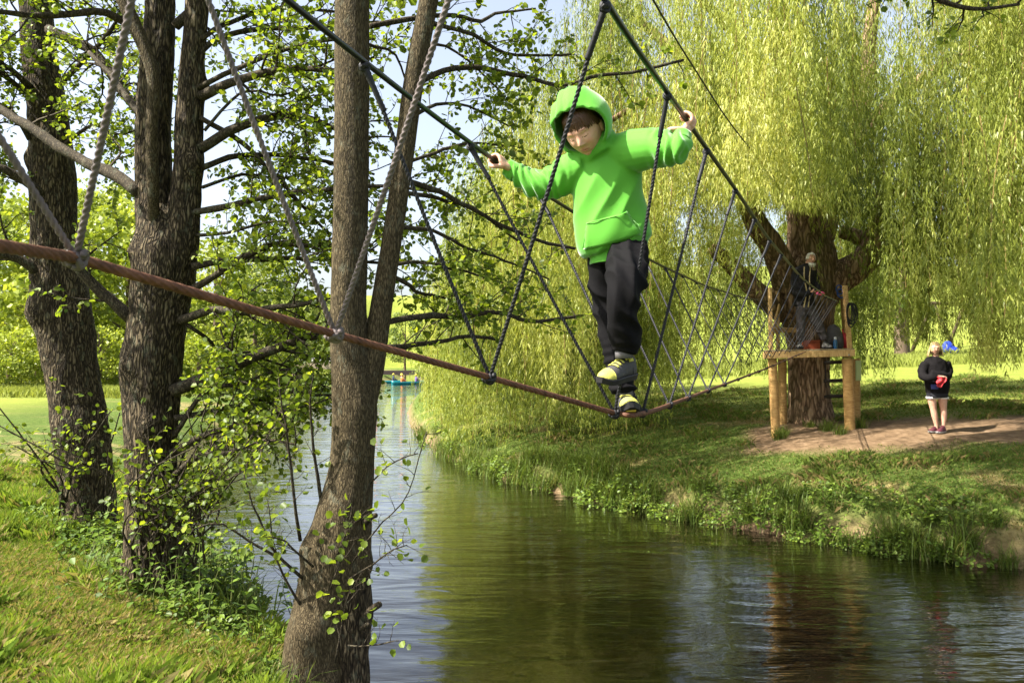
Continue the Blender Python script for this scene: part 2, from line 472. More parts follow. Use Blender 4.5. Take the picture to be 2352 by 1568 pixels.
def far_keep(x, y):
    s, r = river(x, y); z = ground(x, y)
    return ((s > .3) & r & in_view(x, y, z)) * (1 - dirt_mask(x, y)) * np.clip(12.5 / np.maximum(y, 1), .15, 1) ** 2
x, y = scatter(360000, -2.5, 15, 8.5, 26, far_keep)
cl = fbm(np.stack([x * 1.6, y * 1.6, x * 0 + 4], -1), 3); dr = dry_mask(x, y)
h = .045 + .15 * sstep(.45, .75, cl) * rng.uniform(.4, 1.1, len(x))
tn = np.where(rng.uniform(0, 1, len(x)) < .22 + .5 * dr, rng.uniform(0, .3, len(x)), np.clip(.35 + .65 * rng.uniform(0, 1, len(x)) * (.5 + cl), .33, 1))
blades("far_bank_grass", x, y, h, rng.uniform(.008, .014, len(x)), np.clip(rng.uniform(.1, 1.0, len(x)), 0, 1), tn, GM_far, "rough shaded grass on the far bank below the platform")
# long meadow grass strips in the distance
x = rng.uniform(-2, 60, 34000); y = rng.uniform(34, 46, 34000)
s, r = river(x, y); k = (s > 6) & in_view(x, y, ground(x, y) + .3)
x, y = x[k], y[k]; nz = fbm(np.stack([x * .5, y * .5, x * 0], -1), 3)
blades("meadow_grass", x, y, .25 + .45 * nz, rng.uniform(.03, .05, len(x)), rng.uniform(.1, .6, len(x)), np.clip(.3 + .7 * rng.uniform(0, 1, len(x)), .3, 1), grass_mat("meadow", [(0, (.20, .23, .05)), (1, (.26, .30, .06))]), "long pale meadow grass at the foot of the distant slope")
x = rng.uniform(-60, -8, 34000); y = rng.uniform(33, 44, 34000)
s, r = river(x, y); k = (s > 5) & ~r & in_view(x, y, ground(x, y) + .3)
x, y = x[k], y[k]; nz = fbm(np.stack([x * .5, y * .5, x * 0], -1), 3)
blades("meadow_grass", x, y, .2 + .5 * nz, rng.uniform(.03, .05, len(x)), rng.uniform(.1, .6, len(x)), np.clip(.3 + .7 * rng.uniform(0, 1, len(x)), .3, 1), bpy.data.materials["meadow"], "long meadow grass at the wood edge behind the alders")
# ------------------------------------------------------------------ trees
BARK = bark_mat("alder_bark", [(.3, (.008, .006, .004)), (.6, (.042, .031, .018)), (.85, (.10, .077, .045)), (1.1, (.16, .125, .078))], (15, 15, 3.0), .02, .22)
BARK_S = bark_mat("alder_smooth_bark", [(.3, (.02, .015, .008)), (.6, (.058, .044, .023)), (.95, (.11, .085, .047))], (30, 30, 6), .007, .3, (.17, .18, .13))
BRANCH = bark_mat("alder_branch_bark", [(.25, (.014, .011, .008)), (.6, (.042, .034, .022)), (.95, (.085, .068, .044))], (20, 20, 8), .004, .25)
WBARK = bark_mat("willow_bark", [(.2, (.022, .014, .009)), (.5, (.13, .080, .048)), (.75, (.26, .165, .10)), (1.0, (.36, .25, .16))], (4, 4, .9), .045, .12, (.25, .22, .15), .35)
ALEAF = leaf_mat("alder_leaf", [(0, (.06, .10, .014)), (.35, (.12, .18, .02)), (.7, (.20, .27, .028)), (1, (.34, .40, .035))], .55, (1.35, 1.25, .6))
ALEAF1 = ALEAF
DEADT = plain("dry_twig", (.17, .12, .075), .8, .1, 20)

LEAF_T = np.array([(0, 0, 0), (.16, .28, .08), (.52, .46, .13), (.86, .34, .08), (1.0, 0, -.08), (.86, -.34, .08), (.52, -.46, .13), (.16, -.28, .08)])
LEAF_F = [(0, 1, 2, 3, 4), (0, 4, 5, 6, 7)]
LEAF_S = np.array([(0, 0, 0), (.30, .42, .12), (.80, .38, .10), (1.0, 0, -.08), (.80, -.38, .10), (.30, -.42, .12)]); LEAF_SF = [(0, 1, 2, 3), (0, 3, 4, 5)]
def leaf_arrays(base, d, n, L, T=LEAF_T, wr=1.0):
    d = nrm(d); n = nrm(n - (n * d).sum(1)[:, None] * d); w = np.cross(d, n)
    L = L[:, None, None]
    return base[:, None] + (d[:, None] * T[None, :, :1] + w[:, None] * T[None, :, 1:2] * wr + n[:, None] * T[None, :, 2:]) * L
class Tree:
    """grows twigs and leaves on given branches"""
    def __init__(self, seed): self.r = np.random.default_rng(seed); self.tw = MB(); self.lb = []; self.ld = []; self.ln = []; self.ll = []
    def leaf(self, p, d, size):
        r = self.r; n = r.normal(0, .55, 3) + A(-.2, -.2, .85)
        self.lb.append(p); self.ld.append(d + A(0, 0, -.25) + r.normal(0, .25, 3)); self.ln.append(n); self.ll.append(size * r.uniform(.6, 1.2))
    def twig(self, p, d, length, rad, lvl=1, droop=.15, leafsize=.050, gap=.024, stem=True):
        r = self.r; m = 6 if lvl > 0 else 4
        pts = [np.array(p, float)]; d = nrm(d)
        for i in range(m - 1):
            d = nrm(d + r.normal(0, .16, 3) + A(0, 0, -droop * .25 * (i / m)))
            pts.append(pts[-1] + d * length / (m - 1))
        pts = np.array(pts)
        if stem: self.tw.tube(pts, np.linspace(rad, rad * .3, m), 3, cap=False)
        if lvl > 0:
            k = max(2, int(length / .13))
            for j in range(k):
                t = (j + r.uniform(.2, .9)) / k * .98
                i = min(int(t * (m - 1)), m - 2); f = t * (m - 1) - i
                q = pts[i] * (1 - f) + pts[i + 1] * f
                dd = nrm(pts[i + 1] - pts[i]); sd = nrm(np.cross(dd, r.normal(0, 1, 3)) * A(1, 1, .55))
                self.twig(q, dd * .65 + sd * .9, length * r.uniform(.22, .5), rad * .5, lvl - 1, droop, leafsize, gap, stem)
        nl = max(1, int(length * (.45 if lvl > 0 else 1) / gap))
        for j in range(nl):
            t = 1 - (j + r.uniform(0, .8)) / nl * (.45 if lvl > 0 else .95)
            i = min(int(t * (m - 1)), m - 2); f = t * (m - 1) - i
            q = pts[i] * (1 - f) + pts[i + 1] * f; dd = nrm(pts[i + 1] - pts[i])
            sd = nrm(np.cross(dd, r.normal(0, 1, 3)))
            self.leaf(q + sd * .008, dd * .5 + sd, leafsize)
    def along(self, path, rad, n, length, lo=.2, lvl=2, spread=1.0, upbias=.1, **kw):
        r = self.r; m = len(path)
        for j in range(n):
            t = lo + (1 - lo) * (j + r.uniform(0, 1)) / n
            i = min(int(t * (m - 1)), m - 2); f = t * (m - 1) - i
            q = path[i] * (1 - f) + path[i + 1] * f; dd = nrm(path[i + 1] - path[i])
            sd = nrm(np.cross(dd, r.normal(0, 1, 3)) * A(1, 1, .8) + A(0, 0, upbias))
            self.twig(q, dd * .7 + sd * spread, length * r.uniform(.5, 1.15) * (1.1 - .45 * t), max(.003, rad * .28), lvl, **kw)
    def finish(self, parent, leaf_mat_=None, singles=0, tint_lo=0, tint_hi=1, crown="crown"):
        if self.tw.n: tag(self.tw.build("twigs", BRANCH, parent), kind="stuff")
        if not self.lb: return
        b, d, n, L = np.array(self.lb), np.array(self.ld), np.array(self.ln), np.array(self.ll)
        V = leaf_arrays(b, d, n, L, LEAF_S)
        tint = np.clip(self.r.beta(1.6, 2.0, len(b)) * (tint_hi - tint_lo) + tint_lo, 0, 1)
        lm = leaf_mat_ or ALEAF
        if singles:
            c = V.mean(1); vis = in_view(c[:, 0], c[:, 1], c[:, 2], -8)
            px = np.where(vis, L / np.maximum(c[:, 1], .3), 0)
            pick = np.argsort(-px)[:singles]; pick = pick[px[pick] > 0]
            shared = {}
            for i in pick:
                key = int(tint[i] * 5)
                if key not in shared:
                    me = bpy.data.meshes.new("leaf"); me.from_pydata(LEAF_T.tolist(), [], LEAF_F)
                    at = me.attributes.new("tint", 'FLOAT', 'FACE'); at.data.foreach_set("value", [key / 5 + .1] * 2)
                    me.materials.append(lm); shared[key] = me
                o = bpy.data.objects.new("leaf", shared[key]); COL.objects.link(o)
                dd = nrm(d[i]); nn = nrm(n[i] - n[i].dot(dd) * dd); ww = np.cross(dd, nn)
                M = np.eye(4); M[:3, 0] = dd * L[i]; M[:3, 1] = ww * L[i]; M[:3, 2] = nn * L[i]; M[:3, 3] = b[i] - np.array(parent.location)
                o.parent = parent; o.matrix_local = [list(map(float, rr)) for rr in M]
            keep = np.ones(len(b), bool); keep[pick] = False
            V, tint = V[keep], tint[keep]
        tag(mass(crown, V, 6, lm, parent, tint, LEAF_SF), kind="stuff")
def trunk(mb_name, px, depth, mat, parent, ridge=.06, n=36, ring=.035, flare=None, seed=0, knots=()):
    """px: list of (x centre, y, width) in photograph units from the base up; depth: number or list"""
    dl = np.broadcast_to(np.asarray(depth, float), (len(px),)) if np.ndim(depth) == 0 else np.asarray(depth, float)
    pts = np.array([np.r_[Q(p[0], p[1], d), p[2] * SC * d / FOCAL / 2] for p, d in zip(px, dl)])
    return trunk3(mb_name, pts, mat, parent, ridge, n, ring, seed, knots)
def trunk3(mb_name, pts, mat, parent, ridge=.06, n=36, ring=.035, seed=0, knots=()):
    pts = np.asarray(pts, float)
    ln = np.linalg.norm(np.diff(pts[:, :3], axis=0), axis=1).sum()
    q = catmull(pts, max(6, int(ln / ring)))
    m = len(q); s = np.linspace(0, ln, m)
    th = np.linspace(0, 2 * math.pi, n, endpoint=False)
    T, S, B = frames(q[:, :3], A(1, .001, 0))
    cs, sn = np.cos(th), np.sin(th)
    g = np.stack([np.broadcast_to(cs * 2.2, (m, n)), np.broadcast_to(sn * 2.2, (m, n)), np.broadcast_to(s[:, None] * 1.3, (m, n))], -1) + seed
    big = fbm(g * .8, 2) - .5
    fine = np.abs(vnoise(np.stack([g[..., 0] * 3.2, g[..., 1] * 3.2, s[:, None] * 4.5 + 0 * th], -1)) - .5) * 2
    fine2 = vnoise(np.stack([g[..., 0] * 6, g[..., 1] * 6, s[:, None] * 11 + 0 * th], -1)) - .5
    k = 1 + big * ridge * 3 + (fine - .4) * ridge + fine2 * ridge * .7
    R = q[:, 3][:, None] * k
    for (ks, kth, amp, kr) in knots:
        dth = np.angle(np.exp(1j * (th[None] - kth)))
        R = R + amp * np.exp(-((s[:, None] - ks) ** 2 + (dth * q[:, 3][:, None]) ** 2) / kr ** 2)
    V = q[:, None, :3] + (S[:, None] * cs[None, :, None] + B[:, None] * sn[None, :, None]) * R[..., None]
    mb = MB(); F = [(i * n + j, i * n + (j + 1) % n, (i + 1) * n + (j + 1) % n, (i + 1) * n + j) for i in range(m - 1) for j in range(n)]
    F.append(tuple(range((m - 1) * n, m * n)))
    mb.add(V, F)
    return mb.build(mb_name, mat, parent)
def branch(parent, tree, px, d0, d1, w0, w1, ntw=0, tlen=.6, mat=None, name="branch", wig=.012, **kw):
    """px: [(x, y)...] photograph units from the thick end; w: widths in photograph units"""
    k = len(px); ds = np.linspace(d0, d1, k); p = np.array([np.r_[Q(a[0], a[1], d), w * SC * d / FOCAL / 2] for a, d, w in zip(px, ds, np.linspace(w0, w1, k))])
    ln = np.linalg.norm(np.diff(p[:, :3], axis=0), axis=1).sum()
    q = catmull(p, max(6, int(ln / .09)))
    q[:, :3] += (np.stack([fbm(q[:, :3] * 4 + c, 2) for c in (1, 7, 13)], 1) - .5) * wig * 4 * np.sin(np.linspace(0, math.pi, len(q)))[:, None]
    mb = MB(); mb.tube(q[:, :3], q[:, 3] * (1 + .22 * (vnoise(q[:, :3] * 9) - .5)), 8)
    mb.build(name, mat or BRANCH, parent)
    if ntw: tree.along(q[:, :3], q[0, 3], ntw, tlen, **kw)
    return q

# --- alder with the thick single trunk at the picture's edge
b1 = Q(205, 1175, 8.8); b1[2] = float(ground(b1[0], b1[1]))
a1 = tag(empty("alder_tree", b1), "thick single-trunked alder nearest the sunny lawn, bark deeply furrowed", "tree", "riverside alders")
T1 = Tree(11)
trunk("trunk", [(a_, b_, c_ * .84) for a_, b_, c_ in [(208, 1230, 160), (205, 1165, 136), (192, 1030, 142), (168, 870, 134), (148, 735, 138), (133, 620, 132), (127, 520, 121), (122, 400, 117), (112, 280, 103), (92, 120, 90), (82, 0, 84), (70, -250, 74), (60, -600, 50)]],
      8.8, BARK, a1, .075, 44, .04, seed=3, knots=[(2.5, 4.0, .07, .14), (4.2, 3.4, .06, .12), (1.2, 4.6, .05, .16)])
for px, w0, w1, n in (([(100, 447), (50, 407), (0, 386), (-80, 380)], 24, 14, 3), ([(90, 625), (50, 598), (0, 582), (-70, 570)], 26, 16, 3), ([(110, 67), (202, 111), (252, 168), (286, 215), (325, 262)], 22, 26, 3),
                      ([(70, 200), (10, 150), (-60, 130)], 16, 8, 4), ([(70, 320), (20, 250), (-40, 225)], 14, 7, 4), ([(140, 190), (200, 130), (262, 60), (300, -30)], 14, 6, 7), ([(150, 330), (215, 290), (270, 310), (330, 290)], 9, 4, 5), ([(60, 215), (0, 170), (-50, 160)], 15, 8, 4)):
    branch(a1, T1, px, 8.6, 8.3, w0, w1, n * 3, .9)
# --- twin-stemmed alder
b2 = Q(355, 1300, 6.9); b2[2] = float(ground(b2[0], b2[1]))
a2 = tag(empty("alder_tree", b2), "twin-stemmed alder forking at head height with long arching side branches", "tree", "riverside alders")
T2 = Tree(22)
trunk("trunk", [(350, 1345, 170), (352, 1270, 132), (350, 1100, 112), (347, 1000, 112), (348, 850, 126), (366, 716, 128), (380, 610, 138), (372, 530, 110), (355, 470, 82), (353, 400, 78), (353, 300, 76), (360, 170, 76), (368, 40, 68), (372, -200, 60), (380, -600, 36)], 6.9, BARK, a2, .08, 44, .035, seed=8,
      knots=[(1.4, 5.2, .06, .12), (1.9, 4.2, .05, .1), (2.9, 3.6, .05, .1)])
trunk("stem", [(392, 640, 84), (412, 560, 86), (424, 470, 70), (432, 380, 66), (436, 270, 64), (443, 150, 56), (452, 30, 52), (466, -200, 48), (480, -600, 30)], 6.85, BARK, a2, .08, 36, .035, seed=14, knots=[(1.0, 5.5, .05, .1), (1.7, .3, .05, .08)])
trunk("stem", [(352, 600, 22), (352, 540, 24), (352, 430, 27), (349, 302, 27), (354, 188, 30), (336, 120, 30), (304, 46, 32), (270, -40, 30), (240, -200, 24)], [6.88, 6.8, 6.66, 6.6, 6.6, 6.6, 6.6, 6.6, 6.6], BARK_S, a2, .03, 16, .04, seed=19)
TB = [([(462, 222), (538, 188), (638, 161), (720, 158), (790, 170), (850, 190)], 24, 8, 8), ([(460, 342), (538, 299), (638, 265), (706, 269), (766, 292), (850, 320)], 25, 8, 9),
      ([(462, 386), (538, 360), (638, 356), (766, 373), (860, 400)], 15, 6, 8), ([(440, 488), (538, 470), (638, 447), (766, 433), (880, 425), (1000, 440)], 17, 6, 10),
      ([(450, 130), (497, 91), (571, 70), (672, 67), (770, 57), (870, 50)], 15, 6, 8), ([(450, 205), (530, 165), (605, 134), (689, 104), (770, 91), (860, 90)], 14, 6, 8),
      ([(403, 60), (440, 25), (480, -5), (520, -60)], 24, 16, 3), ([(462, 90), (514, 57), (588, 30), (672, 20), (770, 27)], 13, 6, 7),
      ([(425, 672), (504, 629), (571, 588), (638, 561), (766, 565), (860, 575)], 19, 7, 10), ([(440, 612), (538, 595), (638, 593), (766, 595), (900, 605)], 17, 6, 9),
      ([(415, 735), (487, 713), (571, 716), (638, 703), (706, 696), (800, 670)], 22, 8, 9), ([(395, 897), (504, 854), (605, 810), (689, 780), (756, 766), (860, 735)], 30, 14, 9),
      ([(430, 745), (480, 780), (504, 807), (554, 807), (640, 800)], 10, 5, 8), ([(395, 1040), (470, 998), (538, 978), (622, 948), (700, 930)], 19, 7, 11), ([(400, 960), (500, 940), (571, 924), (640, 908), (766, 906)], 14, 6, 10),
      ([(390, 1100), (450, 1050), (520, 1040), (600, 1010), (680, 1020)], 16, 5, 12), ([(400, 1000), (470, 900), (560, 880), (640, 850), (720, 850)], 12, 5, 9),
      ([(319, 442), (269, 403), (202, 373), (134, 333), (67, 292), (0, 249), (-60, 215)], 30, 20, 4), ([(305, 735), (242, 676), (188, 619), (150, 570)], 29, 20, 3), ([(330, 270), (286, 215), (252, 168), (205, 120)], 20, 10, 3),
      ([(300, 60), (235, 27), (151, 34), (67, 34), (0, 27), (-60, 35)], 20, 10, 6), ([(470, 300), (560, 210), (640, 220), (700, 200)], 8, 4, 7), ([(465, 430), (560, 400), (640, 410), (720, 390)], 8, 4, 7), ([(450, 540), (540, 530), (630, 510), (720, 515)], 9, 4, 8),
      ([(460, 270), (560, 330), (630, 400), (690, 470), (760, 540)], 13, 6, 7)]
for i, (px, w0, w1, n) in enumerate(TB):
    branch(a2, T2, px, 6.8, 6.6 + 1.1 * ((i * 7) % 5 - 1) / 3, w0, w1, int(n * 1.35), .85)
# --- river-edge alder with two straight stems, in front of the water
b3 = Q(735, 1590, 5.55); b3[2] = float(max(ground(b3[0], b3[1]), -.1))
a3 = tag(empty("alder_tree", b3), "straight two-stemmed alder rooted at the water's edge, crossed by the rusty foot cable", "tree", "riverside alders")
T3 = Tree(33)
trunk("trunk", [(725, 1680, 190), (728, 1590, 160), (735, 1480, 158), (752, 1390, 150), (772, 1280, 150), (790, 1180, 128), (806, 1090, 106), (812, 1010, 100), (815, 930, 104), (806, 840, 92), (799, 740, 84), (802, 600, 82), (806, 440, 80), (808, 250, 79), (808, 60, 78), (808, -150, 72), (812, -500, 60), (820, -900, 48), (832, -1400, 32), (842, -1850, 14)], 5.55, BARK_S, a3, .045, 44, .035, seed=21,
      knots=[(.35, 5.2, .05, .12), (.75, 4.4, .045, .1), (1.2, 5.9, .06, .1), (1.25, 3.6, .04, .09)])
trunk("stem", [(812, 985, 74), (838, 900, 66), (858, 820, 56), (872, 730, 50), (886, 640, 47), (902, 540, 45), (918, 430, 46), (934, 310, 46), (955, 160, 46), (985, 0, 44), (1020, -200, 42), (1080, -550, 34), (1130, -1000, 24), (1180, -1500, 12)], 5.6, BARK_S, a3, .03, 28, .04, seed=25)
trunk("stem", [(815, 1620, 70), (808, 1500, 84), (815, 1400, 84), (822, 1320, 64), (818, 1240, 40)], 5.5, BARK, a3, .12, 22, .03, seed=29)
for px, w0, w1 in (([(828, 1425), (850, 1400), (872, 1386)], 18, 14), ([(820, 1450), (835, 1438), (849, 1430)], 12, 10), ([(838, 1200), (852, 1186), (863, 1182)], 16, 12)):
    branch(a3, T3, px, 5.45, 5.3, w0, w1, 0, name="stub", wig=0)
SB = [([(960, 190), (999, 171), (1050, 155), (1134, 161), (1201, 175), (1285, 195), (1369, 175), (1453, 165), (1570, 138)], 5.7, 6.6, 15, 6, 14),
      ([(925, 410), (1016, 444), (1083, 480), (1167, 524), (1250, 555), (1320, 570)], 5.7, 7.4, 14, 7, 13), ([(920, 440), (999, 454), (1067, 470), (1117, 500), (1200, 560)], 5.7, 7.2, 12, 5, 11),
      ([(850, 60), (962, 40), (1050, 34), (1100, 50), (1144, 30), (1230, 20)], 5.8, 6.6, 14, 5, 9), ([(975, 50), (1036, 64), (1083, 77), (1127, 108), (1184, 124), (1251, 128), (1319, 124)], 5.7, 6.3, 12, 5, 12),
      ([(870, 742), (983, 723), (1067, 726), (1134, 716), (1218, 736), (1332, 726)], 5.7, 7.6, 16, 7, 13), ([(850, 803), (909, 797), (983, 790), (1067, 770), (1150, 780)], 5.7, 7.3, 16, 7, 10),
      ([(895, 630), (940, 655), (976, 672), (1040, 690)], 5.7, 6.8, 12, 5, 9), ([(915, 380), (1000, 350), (1090, 330), (1180, 335)], 5.7, 6.6, 10, 4, 10), ([(940, 270), (1010, 240), (1090, 250), (1170, 290)], 5.7, 6.4, 10, 4, 9),
      ([(905, 520), (990, 530), (1080, 570), (1170, 600), (1260, 640)], 5.7, 7.6, 11, 4, 12), ([(890, 610), (970, 600), (1060, 620), (1160, 650)], 5.7, 7.2, 10, 4, 11), ([(840, 100), (900, 120), (930, 180)], 5.7, 6, 9, 4, 5), ([(960, 120), (1010, 100), (1060, 130), (1150, 210)], 5.7, 6.2, 9, 4, 8)]
for px, d0, d1, w0, w1, n in SB: branch(a3, T3, px, d0, d1, w0, w1, int(n * .95), .62)
# overhanging branch that dips into the top of the picture
branch(a3, T3, [(1035, -300), (1400, -420), (1750, -300), (2000, -110), (2120, -20), (2230, 20), (2340, 10)], 5.6, 5.9, 26, 7, 16, .55, lo=.55)
# sprouts round the foot of the trunk
for px, d, w, n in (([(700, 1330), (640, 1270), (590, 1180), (560, 1090)], 5.4, 8, 6), ([(690, 1240), (672, 1120), (655, 980), (640, 870)], 5.5, 9, 6), ([(740, 1160), (722, 1050), (712, 930), (720, 860)], 5.5, 9, 5), ([(770, 1290), (800, 1200), (830, 1170)], 5.3, 4, 6),
                    ([(700, 1400), (655, 1330), (628, 1230), (617, 1160)], 5.4, 7, 6), ([(800, 1330), (860, 1290), (900, 1260), (935, 1250)], 5.3, 5, 10), ([(810, 1290), (850, 1230), (880, 1200), (930, 1150), (980, 990)], 5.3, 4, 5), ([(800, 1480), (860, 1480), (905, 1470)], 5.2, 4, 4), ([(850, 1110), (900, 1060), (960, 1040)], 5.5, 4, 4),
                    ([(760, 1350), (790, 1260), (800, 1200)], 5.25, 4, 8), ([(720, 1300), (660, 1240), (600, 1230)], 5.3, 6, 8), ([(770, 1520), (790, 1400), (810, 1330)], 5.2, 4, 6), ([(640, 1280), (560, 1230), (500, 1200), (440, 1215)], 5.6, 7, 8)):
    branch(a3, T3, px, d, d - .25, w, 2.5, int(n * 1.7), .24, lvl=1, lo=.25, leafsize=.066, gap=.038, name="sprout")
# twiggy thicket at the foot of the two left alders
for i in range(44):
    r = np.random.default_rng(500 + i); x0 = r.uniform(310, 470); y0 = r.uniform(1220, 1330)
    branch(a2, T2, [(x0, y0), (x0 + r.uniform(-40, 70), y0 - r.uniform(70, 120)), (x0 + r.uniform(-80, 190), y0 - r.uniform(150, 300))], 6.6, 6.5 + r.uniform(-.4, .5), r.uniform(4, 8), 2.5, 7, .3, lvl=1, lo=.25, leafsize=.055, gap=.05, name="sprout")
for i in range(9):
    r = np.random.default_rng(600 + i); x0 = r.uniform(120, 270); y0 = r.uniform(1150, 1190)
    branch(a1, T1, [(x0, y0), (x0 + r.uniform(-60, 40), y0 - r.uniform(70, 120)), (x0 + r.uniform(-170, 60), y0 - r.uniform(120, 260))], 8.4, 8.0, r.uniform(4, 7), 2.5, 8, .4, lvl=1, lo=.25, leafsize=.055, gap=.05, name="sprout")
# upper crowns (mostly above the picture; they shade the banks)
def upper(parent, tr, base, top, n, reach, z0, z1, bias, tl):
    r = tr.r
    for i in range(n):
        t = (i + .5) / n; z = z0 + (z1 - z0) * t; st = base + (top - base) * ((z - base[2]) / (top[2] - base[2]))
        a = i * 2.4 + r.uniform(-.4, .4); L = reach * r.uniform(.7, 1.1) * (1.05 - .6 * t)
        d = nrm(A(math.cos(a), math.sin(a), 0) + bias) 
        pts = np.array([st, st + d * L * .35 + A(0, 0, .3), st + d * L * .7 + A(0, 0, .45), st + d * L + A(0, 0, .3)])
        q = catmull(np.c_[pts, [.035, .025, .016, .007]], 16)
        mb = MB(); mb.tube(q[:, :3], q[:, 3], 6); mb.build("branch", BRANCH, parent)
        tr.along(q[:, :3], .03, int(13 * L / 2.5), tl, lo=.15, lvl=2, gap=.07, leafsize=.125, stem=False)
upper(a3, T3, Q(808, 0, 5.55), Q(842, -1850, 5.55), 18, 5.0, 6.9, 10.2, A(.5, .55, 0), 1.0)
upper(a3, T3, Q(985, 0, 5.6), Q(1180, -1500, 5.6), 13, 4.8, 6.9, 9.4, A(.55, .6, 0), 1.0)
upper(a2, T2, Q(372, 0, 6.9), Q(380, -600, 6.9), 4, 2.6, 6.0, 8.8, A(0, .1, 0), .85)
upper(a1, T1, Q(82, 0, 8.8), Q(60, -600, 8.8), 4, 2.8, 7.0, 10.0, A(0, .1, 0), .9)
# unseen limbs added to the twin-stemmed alder to dapple the near bank with shade
for e_ in ((-5.6, 4.2, 6.0), (-6.6, 5.4, 6.7), (-4.9, 3.3, 6.3), (-5.4, 4.9, 7.2)):
    s0 = Q(376, -40, 6.9); e_ = A(*e_); m_ = (s0 + e_) / 2 + A(0, 0, .35)
    q_ = catmull(np.c_[np.array([s0, m_, e_]), [.05, .03, .01]], 18)
    mb = MB(); mb.tube(q_[:, :3], q_[:, 3], 6); mb.build("branch", BRANCH, a2)
    T2.along(q_[:, :3], .03, 13, 1.0, lo=.3, lvl=2, gap=.09, leafsize=.10, stem=False)
T1.finish(a1, singles=60); T2.finish(a2, singles=220); T3.finish(a3, singles=260)
# ------------------------------------------------------------------ weeping willows
WLEAF = leaf_mat("willow_leaf", [(0, (.07, .10, .016)), (.35, (.20, .245, .040)), (.7, (.37, .405, .085)), (1, (.55, .55, .18))], .45, (1.25, 1.2, .7), .42, .25)
WSTEM = plain("willow_stem", (.27, .20, .075), .7, .2)
WT = np.array([(0, 0, 0), (.45, .5, 0), (1, 0, 0), (.45, -.5, 0)])
WT3 = np.array([(.0, .5, 0), (1, 0, 0), (.12, -.5, 0)])
def willow_curtain(parent, starts, zbot, r, per_m, leaf=.115, width=.02, stems=.07, tint_shift=0.0, sway=.12):
    """starts (N,3) hanging points, zbot (N,) where each strand ends"""
    N = len(starts); L = np.maximum(starts[:, 2] - zbot, .3)
    sx = r.normal(0, sway, (N, 2)); ph = r.uniform(0, 6.28, (N, 2)); tn = r.uniform(0, 1, N)
    cnt = np.maximum((L * per_m).astype(int), 4); k = np.repeat(np.arange(N), cnt)
    s = r.uniform(0, 1, len(k)) ** .9
    def pos(k, s):
        h = L[k] * s
        off = sx[k] * (1 - np.exp(-h * 1.2))[:, None] + .05 * np.sin(ph[k] + h[:, None] * 1.7)
        return np.c_[starts[k, :2] + off, starts[k, 2] - h]
    base = pos(k, s)
    a = r.uniform(0, 6.28, len(k))
    out = np.stack([np.cos(a), np.sin(a), 0 * a], 1)
    d = nrm(out * r.uniform(.1, .7, len(k))[:, None] + A(0, 0, -1.0))
    n = np.cross(d, nrm(r.normal(0, 1, (len(k), 3))))
    LL = leaf * r.uniform(.65, 1.25, len(k))
    base = base + out * (r.uniform(0, 1, len(k)) ** 1.6 * .085)[:, None]
    V = leaf_arrays(base, d, n, LL, WT3, width / leaf)
    cl = fbm(base * A(.8, .8, .35), 3)
    tint = np.clip(.47 + .30 * (tn[k] - .5) + 1.5 * (cl - .5) + r.normal(0, .09, len(k)) + tint_shift, 0, 1)  # clump noise puts bright tresses and shaded gaps into the leaf colour
    tag(mass("crown", V, 3, WLEAF, parent, tint), kind="stuff")
    ms = r.permutation(N)[:int(N * stems)]; mb_v = []
    g = np.linspace(0, 1, 7)
    for e in (A(.006, 0, 0), A(0, .006, 0)):
        for i in range(6):
            p0 = pos(ms, np.full(len(ms), g[i])); p1 = pos(ms, np.full(len(ms), g[i + 1]))
            mb_v.append(np.stack([p0 - e, p0 + e, p1 + e, p1 - e], 1))
    tag(mass("strands", np.concatenate(mb_v), 4, WSTEM, parent), kind="stuff")
def bough_starts(r, c, n_pl, per, prof, zlow, az=None, spread=.24, inner=.35):
    """hanging points gathered in plumes: each plume is a rounded tuft that drapes off the end of a bough"""
    S = []; ends = []
    for i in range(n_pl):
        a = r.uniform(0, 2 * math.pi) if az is None else az(r)
        t = inner + (1 - inner) * r.uniform(0, 1) ** .65
        rho = t * prof[0][-1]
        z = np.interp(rho, prof[0], prof[1]) - r.choice([0, r.uniform(.5, 2.5), r.uniform(2.5, 5.5)], p=[.45, .3, .25])
        m = int(per * r.uniform(.6, 1.4)); sp = spread * r.uniform(.7, 1.5)
        off = r.normal(0, sp, (m, 2)) * (1.0 + .5 * r.uniform())
        d2 = (off ** 2).sum(1)
        p = np.c_[c[0] + rho * math.cos(a) + off[:, 0], c[1] + rho * math.sin(a) + off[:, 1], z - .9 * d2 / max(sp, .1) * .5 + r.normal(0, .12, m)]
        S.append(p); ends.append(np.full(m, r.uniform(1.6, 5.0)))
    return np.concatenate(S), np.concatenate(ends)
r = np.random.default_rng(77)
wc = A(6.35, 16.6, 0); wc[2] = float(ground(6.35, 16.6))
w1 = tag(empty("weeping_willow", wc), "huge weeping willow with the wooden platform built against its massive forked trunk", "tree", "weeping willows")
def wtrunk(name, px, d, seed, n=40, ridge=.09): return trunk(name, px, d, WBARK, w1, ridge, n, .06, seed=seed)
wtrunk("trunk", [(1862, 990, 135), (1860, 950, 104), (1858, 880, 90), (1858, 820, 92), (1858, 760, 104), (1850, 700, 130), (1848, 650, 142), (1862, 600, 118), (1856, 540, 96), (1846, 470, 84), (1836, 420, 74), (1815, 330, 62), (1800, 200, 50), (1790, 50, 40), (1800, -120, 26)], 16.6, 31, ridge=.06)
